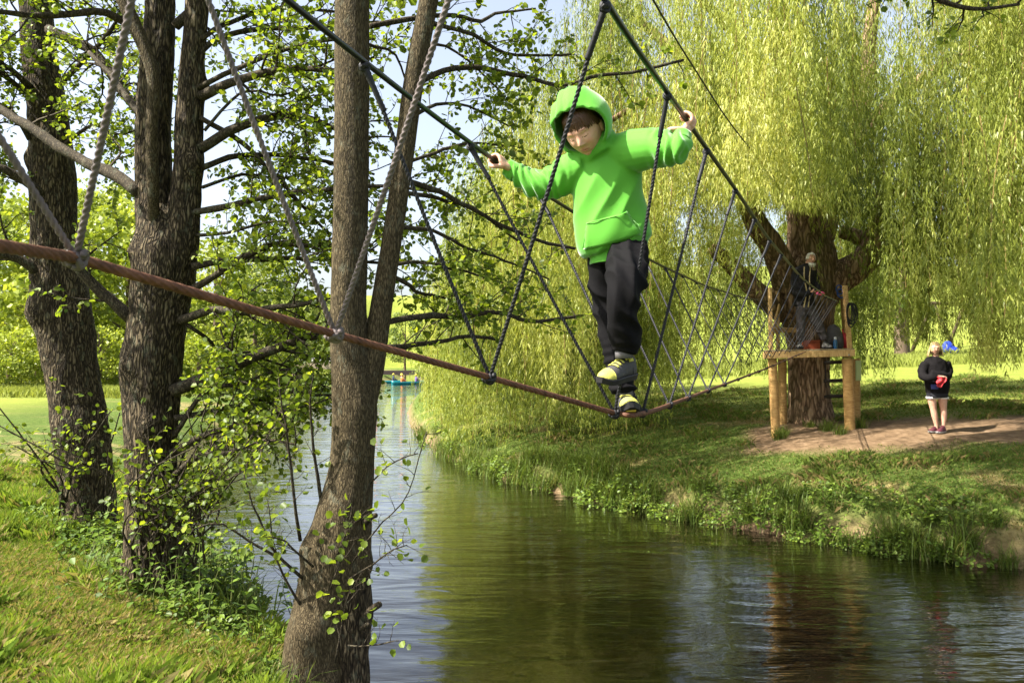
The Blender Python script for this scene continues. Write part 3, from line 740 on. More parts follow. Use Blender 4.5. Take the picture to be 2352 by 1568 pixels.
for px, d0, d1, w0, w1_ in (([(1810, 660), (1795, 610), (1770, 560), (1735, 510), (1712, 445), (1700, 360), (1660, 250), (1640, 100)], 16.4, 15.4, 66, 26), ([(1800, 720), (1763, 689), (1715, 645), (1670, 600), (1636, 573)], 16.5, 15.6, 50, 30), ([(1870, 690), (1915, 645), (1962, 615), (1998, 580), (2012, 535), (2026, 470), (2032, 400)], 16.6, 15.9, 92, 26),
                           ([(1880, 560), (1900, 500), (1930, 430), (1960, 330), (1990, 200), (2000, 60), (2030, -120)], 16.7, 17.2, 62, 22), ([(1850, 520), (1800, 420), (1740, 300), (1600, 160), (1480, 60), (1400, 0)], 16.8, 18.5, 46, 14), ([(1960, 340), (2050, 230), (2150, 160), (2260, 110), (2380, 80)], 17.0, 15, 36, 14),
                           ([(1800, 250), (1720, 120), (1620, 10), (1500, -80)], 16.4, 14.5, 34, 12), ([(1960, 620), (1990, 560), (1960, 540), (1930, 530)], 17.0, 17.2, 40, 30), ([(2040, 450), (2120, 380), (2230, 330), (2330, 310)], 16.2, 14.5, 30, 12), ([(1640, 250), (1540, 220), (1430, 260), (1330, 330)], 15.8, 15.0, 24, 9)):
    k = len(px); p = np.array([np.r_[Q(a[0], a[1], d), w * SC * d / FOCAL / 2] for a, d, w in zip(px, np.linspace(d0, d1, k), np.linspace(w0, w1_, k))])
    trunk3("limb", p, WBARK, w1, .08, 20, .08, seed=k * 3 + int(px[0][0]))
prof1 = (np.array([0, 2, 3.6, 5.2, 6.2, 7.2, 8.2]), np.array([13.5, 13.0, 12.0, 10.2, 8.0, 6.6, 5.2]))
def az1(r):     # more boughs on the sides one sees
    return r.choice([r.uniform(math.pi * .85, math.pi * 2.1), r.uniform(0, 2 * math.pi)], p=[.55, .45])
st, plen = bough_starts(r, wc, 400, 26, prof1, 0, az1, .25, .32)
k_ = st[:, 2] > 3.4
uu_ = 512 + FOCAL * st[:, 0] / st[:, 1]
k_ &= ~((uu_ > 635) & (uu_ < 900) & (st[:, 1] < 17.2) & (st[:, 2] < CAM_Z + (360 - 185) / FOCAL * st[:, 1]))
k_ &= ~((st[:, 1] < 13.6) & (st[:, 0] > 2.6) & (st[:, 0] < 6.8) & (vnoise(np.c_[st[:, :2] * 1.1, st[:, 2] * .4]) < .52))
k_ &= uu_ > 446
a_, b_ = A(7.4, 14.3), A(1.5, 12.45); ab_ = b_ - a_; t_ = np.clip(((st[:, :2] - a_) @ ab_) / (ab_ @ ab_), 0, 1)
gap_ = np.linalg.norm(st[:, :2] - a_ - t_[:, None] * ab_, axis=1)
k_ &= ~((gap_ < .55) & (st[:, 1] < 15.2))
st, plen = st[k_], plen[k_]
u = 512 + FOCAL * st[:, 0] / st[:, 1]
g = ground(st[:, 0], st[:, 1])
def vz(v, y): return CAM_Z + (360 - v) / FOCAL * y
zb = g + r.uniform(.15, 1.5, len(st)) ** 1.4
front = (st[:, 1] < 17.0)
mid = front & (u > 640) & (u < 893)
zb = np.where(mid, vz(np.minimum(r.uniform(130, 232, len(st)), np.interp(u, [640, 700, 800, 893], [235, 200, 205, 235])), st[:, 1]), zb)
lm_ = front & (u > 600) & (u <= 660); zb = np.where(lm_, vz(r.uniform(200, 330, len(st)), st[:, 1]), zb)
rt = (u >= 888); 
fin = 355 - 55 * vnoise(np.stack([u * .035, u * 0, u * 0 + 2], -1)) - 60 * r.uniform(0, 1, len(st)) ** 2
zb = np.where(rt, vz(fin, st[:, 1]), zb)
bk = (~front) & (u > 640) & (u < 893); zb = np.where(bk, vz(r.uniform(300, 380, len(st)), st[:, 1]), zb)
plen = np.where(bk, 99, plen)
# strands end above the strip of bank in front of the river on the left, some stop high
lf = (u < 645) & (st[:, 1] < 16.5); zb = np.where(lf, np.maximum(zb, vz(r.uniform(330, 436, len(st)), st[:, 1])), zb)
sw_, _r = river(st[:, 0], st[:, 1]); zb = np.where(sw_ < -.1, np.maximum(zb, .5 - sw_ * 1.2), zb)
zb = np.where(~mid, np.maximum(zb, st[:, 2] - plen * r.uniform(.55, 1.1, len(st)) * np.where(u < 640, 1.35, 1.0)), zb)
zb = np.minimum(zb, st[:, 2] - .4)
woman_u = (u > 905) & (u < 968) & (st[:, 1] < 15.2)
zb = np.where(woman_u, np.maximum(zb, vz(r.uniform(285, 318, len(st)), st[:, 1])), zb); zb = np.minimum(zb, st[:, 2] - .2)
willow_curtain(w1, st, zb, r, 38, .105, .019)
# hanging cluster beside the woman, close to the camera side
cs = Q(2290, 330, 13.3); n = 60
st2 = cs + r.normal(0, 1, (n, 3)) * A(.42, .4, .5)
st2 = st2[512 + FOCAL * st2[:, 0] / st2[:, 1] > 976]
willow_curtain(w1, st2, vz(r.uniform(345, 375, len(st2)), st2[:, 1]), r, 60, .095, .016, tint_shift=.05)
cs = Q(2120, 420, 16.2); n = 50
st2 = cs + r.normal(0, 1, (n, 3)) * A(.35, .4, .5)
willow_curtain(w1, st2, vz(r.uniform(325, 350, n), st2[:, 1]), r, 55, .095, .016)
for (px, py, d, n, sp, v0, v1) in ((1985, 120, 14.8, 80, .5, 170, 232), (2075, 260, 15.0, 90, .45, 215, 300), (2110, 120, 14.5, 80, .5, 200, 290), (2230, 60, 14.0, 90, .6, 180, 330), (2330, 180, 13.6, 80, .5, 220, 350), (2150, 330, 14.8, 60, .4, 250, 312), (1900, 60, 14.6, 70, .5, 120, 200), (1560, 330, 15.5, 70, .5, 250, 380), (1790, 300, 15.6, 70, .4, 185, 218), (1850, 280, 15.6, 80, .4, 185, 212), (1905, 320, 15.7, 80, .4, 190, 222), (1960, 400, 15.5, 60, .35, 205, 238), (1735, 290, 15.6, 60, .4, 170, 205), (1640, 200, 15.2, 70, .5, 160, 300)):
    st2 = Q(px, py, d) + r.normal(0, 1, (n, 3)) * A(sp, sp, .4)
    willow_curtain(w1, st2, np.minimum(vz(r.uniform(v0, v1, n), st2[:, 1]), st2[:, 2] - .5), r, 42, .105, .019)
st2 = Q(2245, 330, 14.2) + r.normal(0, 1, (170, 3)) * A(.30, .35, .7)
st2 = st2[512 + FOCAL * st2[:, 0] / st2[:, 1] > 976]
willow_curtain(w1, st2, vz(r.uniform(300, 366, len(st2)), st2[:, 1]), r, 40, .10, .018, tint_shift=-.3)  # tress in shade, the shade put into its leaf tint
# --- second willow down-river
c2 = A(1.7, 25.5, 0); c2[2] = float(ground(c2[0], c2[1]))
w2 = tag(empty("weeping_willow", c2), "smaller weeping willow trailing over the river bank beyond the walker", "tree", "weeping willows")
trunk3("trunk", [(c2[0], c2[1], c2[2] - .2, .42), (c2[0], c2[1], 3, .33), (c2[0] - .2, c2[1], 5.5, .26), (c2[0] - .6, c2[1], 8, .12)], WBARK, w2, .08, 20, .1, seed=5)
for k in range(6):
    a = k * 1.05
    trunk3("limb", [(c2[0], c2[1], 4 + .3 * k, .16), (c2[0] + 1.2 * math.cos(a), c2[1] + 1.2 * math.sin(a), 6.2 + .3 * k, .11), (c2[0] + 2.8 * math.cos(a), c2[1] + 2.8 * math.sin(a), 7.6, .05)], WBARK, w2, .06, 10, .15, seed=k)
prof2 = (np.array([0, 1.5, 2.6, 3.6, 4.4]), np.array([10.2, 9.4, 8.3, 6.6, 5.2]))
st, plen = bough_starts(r, c2, 78, 26, prof2, 0)
zb = np.maximum(ground(st[:, 0], st[:, 1]), .0) + r.uniform(.1, 1.3, len(st)) ** 1.5
zb = np.maximum(zb, st[:, 2] - plen * r.uniform(.7, 1.2, len(st)))
willow_curtain(w2, st, np.minimum(zb, st[:, 2] - .3), r, 30, .12, .022)
n = 900; uu_ = r.uniform(442, 640, n); dd_ = r.uniform(17.2, 22.5, n)
st = np.c_[(uu_ - 512) / FOCAL * dd_, dd_, np.interp(uu_, [442, 480, 540, 640], [4.0, 6.0, 7.6, 8.6]) * r.uniform(.55, 1.0, n)]
cl_ = vnoise(np.c_[st[:, 0] * 1.6, st[:, 1] * .5, st[:, 2] * .3]) ; st = st[cl_ > .38]; n = len(st)
sw_, _r = river(st[:, 0], st[:, 1]); zb = np.maximum(ground(st[:, 0], st[:, 1]), 0) + r.uniform(.15, 1.3, n); zb = np.where(sw_ < 0, np.maximum(zb, .4 - sw_ * 1.5), zb)
zb = np.minimum(np.maximum(zb, st[:, 2] - r.uniform(2.2, 5.0, n)), st[:, 2] - .4)
willow_curtain(w1, st, zb, r, 28, .115, .021, tint_shift=.06)
# low curtain of the big willow sweeping down to the bank between the two trunks
n = 520; ang = r.uniform(0, 1, n)
st = np.c_[np.interp(ang, [0, .35, .7, 1], [-1.9, .2, 1.6, 2.9]), np.interp(ang, [0, .35, .7, 1], [20.5, 18.6, 17.2, 16.6]), np.interp(ang, [0, .3, 1], [3.6, 5.0, 6.0]) * r.uniform(.75, 1.05, n)] + r.normal(0, 1, (n, 3)) * A(.5, .7, .2)
zb = np.maximum(ground(st[:, 0], st[:, 1]), 0) + r.uniform(.15, 1.2, n)
sw_, _r = river(st[:, 0], st[:, 1]); zb = np.where(sw_ < 0, np.maximum(zb, .4 - sw_ * 1.5), zb)
willow_curtain(w1, st, zb, r, 28, .10, .018, tint_shift=.04)
# ------------------------------------------------------------------ the rope bridge
ROPE = plain("dark_rope", (.010, .010, .013), .6, .35, 30, .4)
ROPE_L = plain("sunlit_rope", (.12, .098, .095), .7, .3, 25, .5)  # lighter, browner rope: sunlight on the near hangers put into the colour
t = NT("rusty_cable")
rc = t.ramp(t.noise(40, 5, .7, t.mapping()), [(.3, (.055, .024, .014)), (.55, (.13, .055, .03)), (.8, (.21, .10, .055))])
CABLE = t.done(t.bsdf(rc, .7, .3, t.bump(t.noise(160, 3, .6, t.mapping()), .001)))
t = NT("black_handline")
hc = t.ramp(t.noise(6, 3, .6, t.mapping()), [(.5, (.008, .008, .009)), (.8, (.016, .022, .009))])
HAND = t.done(t.bsdf(hc, .35, .5))
def hand_l(y):
    z = np.interp(y, [-1.2, .5, 2.1, 3.39, 4.46, 5.93, 8.5, 12, 15.35], [4.1, 3.68, 3.46, 3.345, 3.315, 3.27, 3.30, 3.44, 3.66])
    return np.stack([-.07 + .4156 * (np.asarray(y, float) - 3.39), y, z], -1)
def hand_r(y):
    z = np.interp(y, [-1.2, .5, 2.21, 3.09, 4.2, 5.39, 7.75, 11, 15.1], [4.1, 3.72, 3.50, 3.455, 3.41, 3.34, 3.31, 3.40, 3.61])
    return np.stack([.67 + .461 * (np.asarray(y, float) - 3.09), y, z], -1)
FK = [Q(-900, 420, .62), Q(175, 592, 1.45), Q(770, 767, 2.1), Q(1125, 866, 2.65), Q(1412, 948, 3.22)]
foot_near = np.array(FK)
fx_ = [Q(1480, 948, 3.36), Q(1600, 905, 4.83), Q(1760, 845, 8.5), Q(1822, 818, 12), Q(1852, 806, 15.3)]
foot_path = catmull(np.vstack([foot_near[:-1], [Q(1412, 948, 3.22)], fx_]), 400)
# keep the cable straight between its knots on the near side
seg = [foot_near[i] + (foot_near[i + 1] - foot_near[i]) * np.linspace(0, 1, 40, endpoint=False)[:, None] for i in range(4)]
far_ = catmull(np.vstack([[foot_near[-1]], fx_]), 260)
foot_path = np.vstack(seg + [far_])
bridge = tag(empty("rope_bridge", foot_near[-1] * A(1, 1, 0)), "rope bridge over the river: rusty foot cable, two black handlines and V-shaped hanger ropes", "rope bridge")
def twisted(mb, path, rad, lobes, pitch, amp, n=12, step=None):
    ln = np.r_[0, np.cumsum(np.linalg.norm(np.diff(path, axis=0), axis=1))]
    m = max(8, int(ln[-1] / (step or pitch / lobes / 2.2)))
    s = np.linspace(0, ln[-1], m); q = np.stack([np.interp(s, ln, path[:, k]) for k in range(3)], 1)
    ph = s / pitch * 2 * math.pi
    mb.tube(q, rad, n, mod=lambda i, th: 1 + amp * np.abs(np.cos((th - ph[i]) * lobes / 2)) - amp * .6)
mb = MB(); ln = np.linalg.norm(np.diff(foot_path, axis=0), axis=1).sum()
nearp = foot_path[foot_path[:, 1] < 4.4]
twisted(mb, nearp, .0096, 6, .17, .34, 36, .007)
mb.tube(foot_path[foot_path[:, 1] >= 4.36], .0096, 8)
mb.build("foot_cable", CABLE, bridge)
for fn, y1 in ((hand_l, 15.32), (hand_r, 15.08)):
    yy = np.linspace(-.9, y1, 150); p = fn(yy)
    q = catmull(p[::6], 150)
    mb = MB(); mb.tube(q, .0098, 10); mb.build("hand_line", HAND, bridge)
HL_ = lambda y: hand_l(np.array([y]))[0]; HR_ = lambda y: hand_r(np.array([y]))[0]
def knot(parent, c, axis_, r, mat, seed, turns=3):
    """a rope knot: a few turns round the line plus two crossing lumps"""
    rr = np.random.default_rng(seed); a = nrm(axis_); s = nrm(np.cross(a, A(0, 0, 1))); b = np.cross(a, s)
    mb = MB(); th = np.linspace(0, 2 * math.pi * turns, turns * 14)
    p = c + (s * np.cos(th)[:, None] + b * np.sin(th)[:, None]) * (r * 1.7) + a * (np.linspace(-1, 1, len(th)) * r * turns * .95)[:, None]
    twisted(mb, p, r * .95, 3, r * 6, .3, 9)
    for k in range(3):
        d = nrm(rr.normal(0, 1, 3)); e = nrm(np.cross(d, rr.normal(0, 1, 3)))
        th = np.linspace(0, 2 * math.pi, 16)
        mb.tube(c + (d * np.cos(th)[:, None] + e * np.sin(th)[:, None]) * r * 2.3 - A(0, 0, r * .6), r * .9, 7)
    mb.build("knot", mat, parent)
rope_no = 0
def vee(foot, top_l, top_r, r=.0072, mat=ROPE, detail=1, gap=.012):
    """one V hanger: hand line -> foot cable -> hand line, with its three knots"""
    global rope_no; rope_no += 1
    ax = nrm(nrm(foot - top_l) + nrm(top_r - foot)); sl = A(*nrm(A(.4, .92, 0))) * gap
    def leg(a, b):
        t_ = np.linspace(0, 1, 24); sag = -np.sin(t_ * math.pi) * .012
        return a + (b - a) * t_[:, None] + A(0, 0, 1) * sag[:, None]
    mb = MB()
    for top in (top_l, top_r):
        p = leg(top, foot)
        if detail: twisted(mb, p, r * .95, 3, r * 7.5, .75, 15, r * .6)
        else: mb.tube(p[::4], r, 6)
    o = mb.build("hanger_rope", mat, bridge)
    if detail >= 0:
        knot(o, foot, foot - top_l + top_r - foot, r * 1.15, mat, rope_no * 3, 3)
        for top in (top_l, top_r):
            knot(o, top - A(0, 0, .012), A(.4, .92, 0), r, mat, rope_no * 3 + 1, 2)
            if detail:
                mb = MB(); e = top + nrm(foot - top) * .16; twisted(mb, np.array([top - A(0, 0, .02), e]), r * 1.5, 4, r * 9, .25, 9, r); mb.build("whipping", mat, o)
vee(FK[1], HL_(.88), HR_(.95), .0056, ROPE_L)
vee(FK[2], HL_(1.75), HR_(1.60), .0063, ROPE_L)
vee(FK[3], HL_(2.456), HR_(2.20), .006, ROPE)
vee(FK[4], HL_(3.16), HR_(2.85), .0058, ROPE)
vee(Q(1476, 946, 3.38), HL_(3.86), HR_(3.50), .0058, ROPE)
ks = np.r_[3.98, 4.55 + .66 * np.arange(16)]
for i, y in enumerate(ks):
    if y > 14.9: break
    f = np.array([np.interp(y, foot_path[:, 1], foot_path[:, k]) for k in range(3)])
    yl = 4.55 + .70 * i if i else 4.5; yr = 4.2 + .66 * i
    if yl > 15.1 or yr > 14.9: break
    vee(f, HL_(yl), HR_(yr), .0052 if y < 6 else .0042, ROPE, 1 if y < 6 else 0)
# thin slack line above
sp = np.array([Q(1440, -120, 3.0), Q(1500, 0, 4.0), Q(1590, 150, 6.2), Q(1690, 300, 9.5), Q(1790, 420, 13.6), Q(1838, 475, 16.0)])
sp = catmull(sp, 60)
mb = MB(); mb.tube(sp, np.linspace(.006, .012, 60), 6)
tag(mb.build("safety_line", ROPE), "thin dark line running high from the willow trunk past the walker's shoulder", "rope")

# ------------------------------------------------------------------ platform at the willow
t = NT("platform_wood")
mv = t.mapping((3, 3, 14), (0, 0, 0)); n = t.noise(2.5, 5, .65, mv, 1.2)
wc_ = t.ramp(n, [(.3, (.24, .125, .042)), (.55, (.42, .255, .095)), (.8, (.52, .35, .15))])
WOOD = t.done(t.bsdf(wc_, .7, .2, t.bump(n, .006)))
t = NT("platform_wood_flat")
mv = t.mapping((14, 3, 3)); n = t.noise(2.0, 5, .65, mv, 1.0)
wc_ = t.ramp(n, [(.3, (.23, .13, .05)), (.55, (.44, .285, .12)), (.8, (.55, .39, .18))])
WOODH = t.done(t.bsdf(wc_, .7, .2, t.bump(n, .004)))
GREYW = plain("weathered_deck", (.21, .165, .10), .85, .1, 9, .45, .01, 40)
BOLT = plain("galvanised_bolt", (.35, .35, .34), .4, .5, Metallic=.9)
fl = Q(1753, 806, 15.15); fr_ = Q(1962, 797, 15.15)
PT = .5 * (fl[2] + fr_[2]) - .03
pc = .5 * (fl + fr_)
gz = lambda x, y: float(ground(x, y))
plat = tag(empty("tree_platform", (pc[0], 15.15, gz(pc[0], 15.15))), "raised wooden platform on round posts against the willow trunk", "platform")
def wpost(name, x, y, z0, z1, r, lean=(0, 0), parent=plat, mat=WOOD):
    p = np.array([(x, y, z0), (x + lean[0] * .5, y + lean[1] * .5, (z0 + z1) / 2), (x + lean[0], y + lean[1], z1)])
    q = catmull(p, 14); rr = r * (1 + .05 * (vnoise(q * 3) - .5))
    mb = MB(); mb.tube(q, rr, 16); return mb.build(name, mat, parent)
pl = Q(1783, 990, 15.25); pr = Q(1953, 986, 15.25)
wpost("post", pl[0], 15.25, gz(pl[0], 15.25) - .25, PT - .145, .083, (-.07, 0))
wpost("post", pr[0], 15.25, gz(pr[0], 15.25) - .25, PT - .145, .098, (-.05, 0))
for px in (1797, 1966):
    q = Q(px, 940, 16.35); wpost("post", q[0], 16.35, gz(q[0], 16.35) - .25, PT - .145, .085)
def board(name, a, b, h, w, mat=WOODH, parent=plat, up=A(0, 0, 1), bev=.006):
    """a plank from a to b; h = height along up, w = thickness across"""
    a = np.asarray(a, float); b = np.asarray(b, float); d = nrm(b - a); s = nrm(np.cross(d, up)); uu = np.cross(s, d)
    L = np.linalg.norm(b - a) / 2
    bm = bmesh.new(); bmesh.ops.create_cube(bm, size=1)
    for v in bm.verts: v.co = Vector((v.co.x * 2 * L, v.co.y * w, v.co.z * h))
    bmesh.ops.bevel(bm, geom=bm.edges[:], offset=bev, segments=1, affect='EDGES')
    me = bpy.data.meshes.new(name); bm.to_mesh(me); bm.free()
    o = link(name, me, mat, None, False)
    M = np.eye(4); M[:3, 0] = d; M[:3, 1] = s; M[:3, 2] = uu; M[:3, 3] = (a + b) / 2
    o.matrix_world = [list(map(float, r_)) for r_ in M.T]   # mathutils reads columns below
    from mathutils import Matrix
    o.matrix_world = Matrix([list(map(float, r_)) for r_ in M])
    if parent is not None:
        o.parent = parent; o.matrix_parent_inverse = parent.matrix_basis.inverted()
    return o
bz = PT - .085
beam = board("beam", (fl[0], 15.15, bz), (fr_[0], 15.15, bz + .05), .125, .07)
for sx in (.06, .93):
    mb = MB(); c = fl + (fr_ - fl) * sx; mb.tube([(c[0], 15.09, bz + .01), (c[0], 15.118, bz + .01)], .016, 8); mb.build("bolt", BOLT, beam)
sk = lambda y: (y - 15.15) * .33
for y in (15.75, 16.35): board("beam", (fl[0] + sk(y), y, bz), (fr_[0] + sk(y), y, bz + .05), .12, .07)
for sx in (.04, .96):
    x = fl[0] + (fr_[0] - fl[0]) * sx; board("joist", (x, 15.2, bz), (x + sk(16.42), 16.42, bz), .10, .06)
for i in range(9):
    y = 15.20 + .14 * i
    if 16.0 < y: xs = ((fl[0] + .02 + sk(y), fl[0] + .40 + sk(y)), (fr_[0] - .42 + sk(y), fr_[0] - .02 + sk(y)))
    else: xs = ((fl[0] + .02 + sk(y), fr_[0] - .02 + sk(y)),)
    for x0, x1 in xs: board("deck_board", (x0, y, PT + .003 * (i % 3)), (x1, y, PT + .05 + .003 * (i % 3) - .02), .034, .128, GREYW)
# uprights and rails
lx, rx = fl[0] + .06, fr_[0] - .07
for px, py0, py1, y in ((1770, 808, 660, 15.22), (1787, 815, 668, 16.2)):
    a = Q(px, py0, y); b = Q(px - 2, py1, y); board("upright", (a[0], y, PT - .02), b, .10, .055, WOODH, plat, A(0, 1, 0))
for px0, px1, py1, y in ((1952, 1940, 655, 15.22), (1944, 1932, 650, 16.2)):
    a = Q(px0, 800, y); b = Q(px1, py1, y); board("upright", (a[0], y, PT - .02), b, .11, .06, WOODH, plat, A(0, 1, 0))
board("brace", Q(1766, 800, 15.6), Q(1790, 700, 16.1), .09, .04)
board("rail", Q(1772, 758, 15.3), Q(1790, 758, 16.15), .10, .04)
board("rail", Q(1786, 757, 16.25), Q(1828, 757, 16.25), .10, .04)
board("rail", Q(1948, 735, 15.3), Q(1940, 735, 16.15), .10, .04)
PANEL = plain("pale_green_panel", (.34, .42, .20), .5, .3)
a = Q(1971, 850, 15.9); mb = MB(); mb.box(a, (.05, .02, .2)); tag(mb.build("panel", PANEL, smooth=False), "pale green panel hung edge-on behind the platform's outer post", "panel")
# rope ladder
lc = Q(1917, 870, 16.25)
lad = tag(empty("rope_ladder", (lc[0], 16.25, gz(lc[0], 16.25))), "rope ladder with dark wooden rungs hanging beneath the platform", "rope ladder")
for px in (1895, 1936):
    mb = MB(); mb.tube([Q(px, 806, 16.25), Q(px + 1, 860, 16.25), Q(px, 918, 16.25)], .009, 6); mb.build("side_rope", ROPE, lad)
RUNG = plain("dark_rung", (.035, .028, .022), .7, .2)
for py in (830, 872, 908):
    mb = MB(); mb.tube([Q(1891, py + 2, 16.25), Q(1940, py, 16.25)], .038, 10); mb.build("rung", RUNG, lad)
# things standing on the deck
TOP = PT + .045
bp = Q(1917, 760, 15.75)
PACK = plain("backpack_fabric", (.085, .078, .085), .8, .2, 18, .3, .004, 60)
RED = plain("red_fabric", (.36, .02, .03), .6, .3)
pk = tag(empty("backpack", (bp[0], 15.75, TOP)), "grey backpack with red trim leaning on the platform's outer upright", "backpack")
mb = MB(); mb.tube(catmull([(bp[0], 15.75, TOP), (bp[0], 15.75, TOP + .15), (bp[0] - .01, 15.77, TOP + .33), (bp[0], 15.80, TOP + .46), (bp[0] + .01, 15.80, TOP + .49)], 14), np.stack([np.interp(np.linspace(0, 1, 14), [0, .1, .5, .85, 1], [.13, .17, .165, .12, .03]), np.interp(np.linspace(0, 1, 14), [0, .1, .5, .85, 1], [.1, .13, .12, .09, .03])], 1), 16, side=A(1, 0, 0))
mb.build("body", PACK, pk)
mb = MB(); mb.ball((bp[0] - .01, 15.63, TOP + .15), (.11, .05, .1)); mb.build("pocket", PACK, pk)
mb = MB(); mb.tube(catmull([(bp[0] + .15, 15.72, TOP + .05), (bp[0] + .17, 15.71, TOP + .2), (bp[0] + .14, 15.73, TOP + .4)], 10), (.016), 6); mb.build("strap", RED, pk)
mb = MB(); mb.box((bp[0] + .19, 15.75, TOP + .17), (.035, .06, .15)); mb.build("side_pouch", RED, pk)
bo = Q(1918, 780, 15.5); BLUE = plain("blue_plastic", (.02, .10, .25), .25, .5); WHT = plain("white_plastic", (.7, .7, .7), .4, .4)
bt = tag(empty("water_bottle", (bo[0], 15.5, TOP)), "blue drinking bottle with pale cap in front of the backpack", "bottle")
mb = MB(); mb.tube([(bo[0], 15.5, TOP), (bo[0], 15.5, TOP + .02), (bo[0], 15.5, TOP + .15), (bo[0], 15.5, TOP + .18)], [.036, .04, .04, .026], 14); mb.build("body", BLUE, bt)
mb = MB(); mb.tube([(bo[0], 15.5, TOP + .18), (bo[0], 15.5, TOP + .235)], [.026, .02], 12); mb.build("cap", WHT, bt)
cr = Q(1861, 782, 15.9); CRATE = plain("red_brown_crate", (.33, .07, .03), .6, .3, 12)
ct = tag(empty("storage_crate", (cr[0], 15.9, TOP)), "low red-brown crate on the deck between the instructor's feet", "crate")
mb = MB(); mb.box((cr[0], 15.9, TOP + .075), (.15, .1, .075)); mb.build("box", CRATE, ct, False)
mb = MB(); mb.box((cr[0], 15.9, TOP + .165), (.16, .11, .012)); mb.build("lid", CRATE, ct, False)
# coil of rope and harness on the outer upright
hc_ = Q(1950, 695, 15.1)
co = tag(empty("rope_coil", hc_), "black rope loops and harness hung on the platform's outer upright", "rope")
for k in range(5):
    th = np.linspace(0, 2 * math.pi, 26); w = .05 + .012 * k; h = .17 + .03 * (k % 3)
    mb = MB(); mb.tube(hc_ + np.stack([w * np.cos(th) + .02 * k, .012 * k + 0 * th, -h + h * np.sin(th)], 1), .011, 6); mb.build("loop", ROPE, co)
BLR = plain("blue_rope", (.02, .06, .22), .6, .3)
bl = Q(1926, 660, 15.9); th = np.linspace(0, 6.28 * 2, 30)
mb = MB(); mb.tube(bl + np.stack([.06 * np.cos(th) + .003 * th, .02 * np.sin(th), .07 * np.sin(th) - .012 * th], 1), .014, 6)
tag(mb.build("blue_rope_loop", BLR), "small blue rope loop tied to the willow trunk beside the platform", "rope")
# ------------------------------------------------------------------ trees and structures in the distance
BGM = [leaf_mat("wood_edge_leaf", [(0, (.15, .20, .025)), (.5, (.25, .31, .035)), (1, (.36, .41, .06))], .4), leaf_mat("distant_leaf", [(0, (.06, .10, .018)), (.5, (.12, .175, .028)), (1, (.22, .27, .05))], .4)]
BGB = plain("distant_bark", (.13, .095, .065), .9, .1, 6, .4)
def bg_tree(name, seed, H, R, mat, n=5200, leaf=.3, low=.18):
    r = np.random.default_rng(seed); o = empty(name, (0, 0, 0))
    trunk3("trunk", [(0, 0, -.3, .045 * R + .08), (0, 0, H * .3, .04 * R + .06), (.1, 0, H * .6, .03 * R + .03), (0, .1, H * .9, .03)], BGB, o, .05, 10, .4, seed=seed)
    mb = MB(); C = []
    for k in range(46):
        z = r.uniform(low, .97); rad = R * math.sqrt(max(1 - ((z - .55) / .46) ** 2, .06)) * r.uniform(.35, 1.0); a = r.uniform(0, 6.28)
        c = A(rad * math.cos(a), rad * math.sin(a), z * H); C.append(c)
        if k % 3 == 0: mb.tube(catmull([(0, 0, z * H * .7), c * A(.5, .5, 0) + A(0, 0, z * H * .88), c], 5), np.linspace(.05, .015, 5), 4, cap=False)
    mb.build("branches", BGB, o)
    C = np.array(C); k = r.integers(0, len(C), n); rr = R * r.uniform(.2, .4, len(C))
    d = nrm(r.normal(0, 1, (n, 3))); p = C[k] + d * (rr[k] * r.uniform(.5, 1.0, n) ** .5)[:, None] * A(1, 1, .75)
    dd = nrm(r.normal(0, 1, (n, 3)) + A(0, 0, -.3)); nn = nrm(d + r.normal(0, .6, (n, 3)))
    V = leaf_arrays(p, dd, nn, leaf * r.uniform(.6, 1.2, n), WT, .75)
    tag(mass("crown", V, 4, mat, o, np.clip(r.uniform(.1, .9, len(C))[k] + r.normal(0, .15, n), 0, 1)), kind="stuff")
    return o
protos = [bg_tree("woodland_tree", 1, 12, 3.6, BGM[0]), bg_tree("woodland_tree", 2, 9, 3.2, BGM[0]), bg_tree("woodland_tree", 3, 11, 3.8, BGM[1]), bg_tree("woodland_shrub", 4, 4.2, 2.6, BGM[0], 2600, .24, .05)]
used = [False] * 4
def put_bg(k, u, d, s, rot, label, group, cat="tree"):
    o = protos[k] if not used[k] else copy_tree(protos[k]); used[k] = True
    x = (u - 512) / FOCAL * d
    o.location = (x, d, float(ground(x, d)) - .1); o.rotation_euler = (0, 0, rot); o.scale = (s, s, s * (.92 + .16 * ((rot * 7) % 1)))
    tag(o, label, cat, group)
WL = "leafy yellow-green tree at the wood edge across the sunny lawn"; WG = "yellow-green trees at the wood edge behind the alders"
for i, (k, u, d, s) in enumerate([(0, -20, 46, 1.0), (1, 40, 44, 1.1), (0, 85, 52, 1.05), (1, 130, 47, 1.15), (0, 175, 50, .95), (1, 215, 46, .9), (0, 255, 60, .85), (1, 20, 58, 1.3), (0, 110, 62, 1.1), (1, 290, 66, .75), (1, 160, 60, .95), (0, -45, 54, 1.1)]):
    put_bg(k, u, d, s, i * 1.37, WL, WG)
for i, (k, u, d, s) in enumerate([(2, 300, 118, .95), (2, 335, 125, .8), (2, 372, 122, .72), (2, 405, 128, .85), (2, 440, 118, 1.0), (2, 270, 112, 1.1), (2, 470, 105, 1.1), (2, 515, 98, 1.0)]):
    put_bg(k, u, d, s, i * 1.9, "darker green tree standing beyond the far bridge", "trees beyond the far bridge")
for i, (k, u, d, s) in enumerate([(2, 600, 105, .8), (0, 655, 112, .8), (2, 720, 118, .9), (0, 790, 125, .8), (2, 850, 110, .85), (0, 905, 118, .8), (2, 960, 112, .95), (2, 1015, 106, .9), (0, 1050, 112, 1.0)]):
    put_bg(k, u, d, s, i * 2.3, "tree on the crest of the bright hillside behind the big willow", "trees along the hilltop")
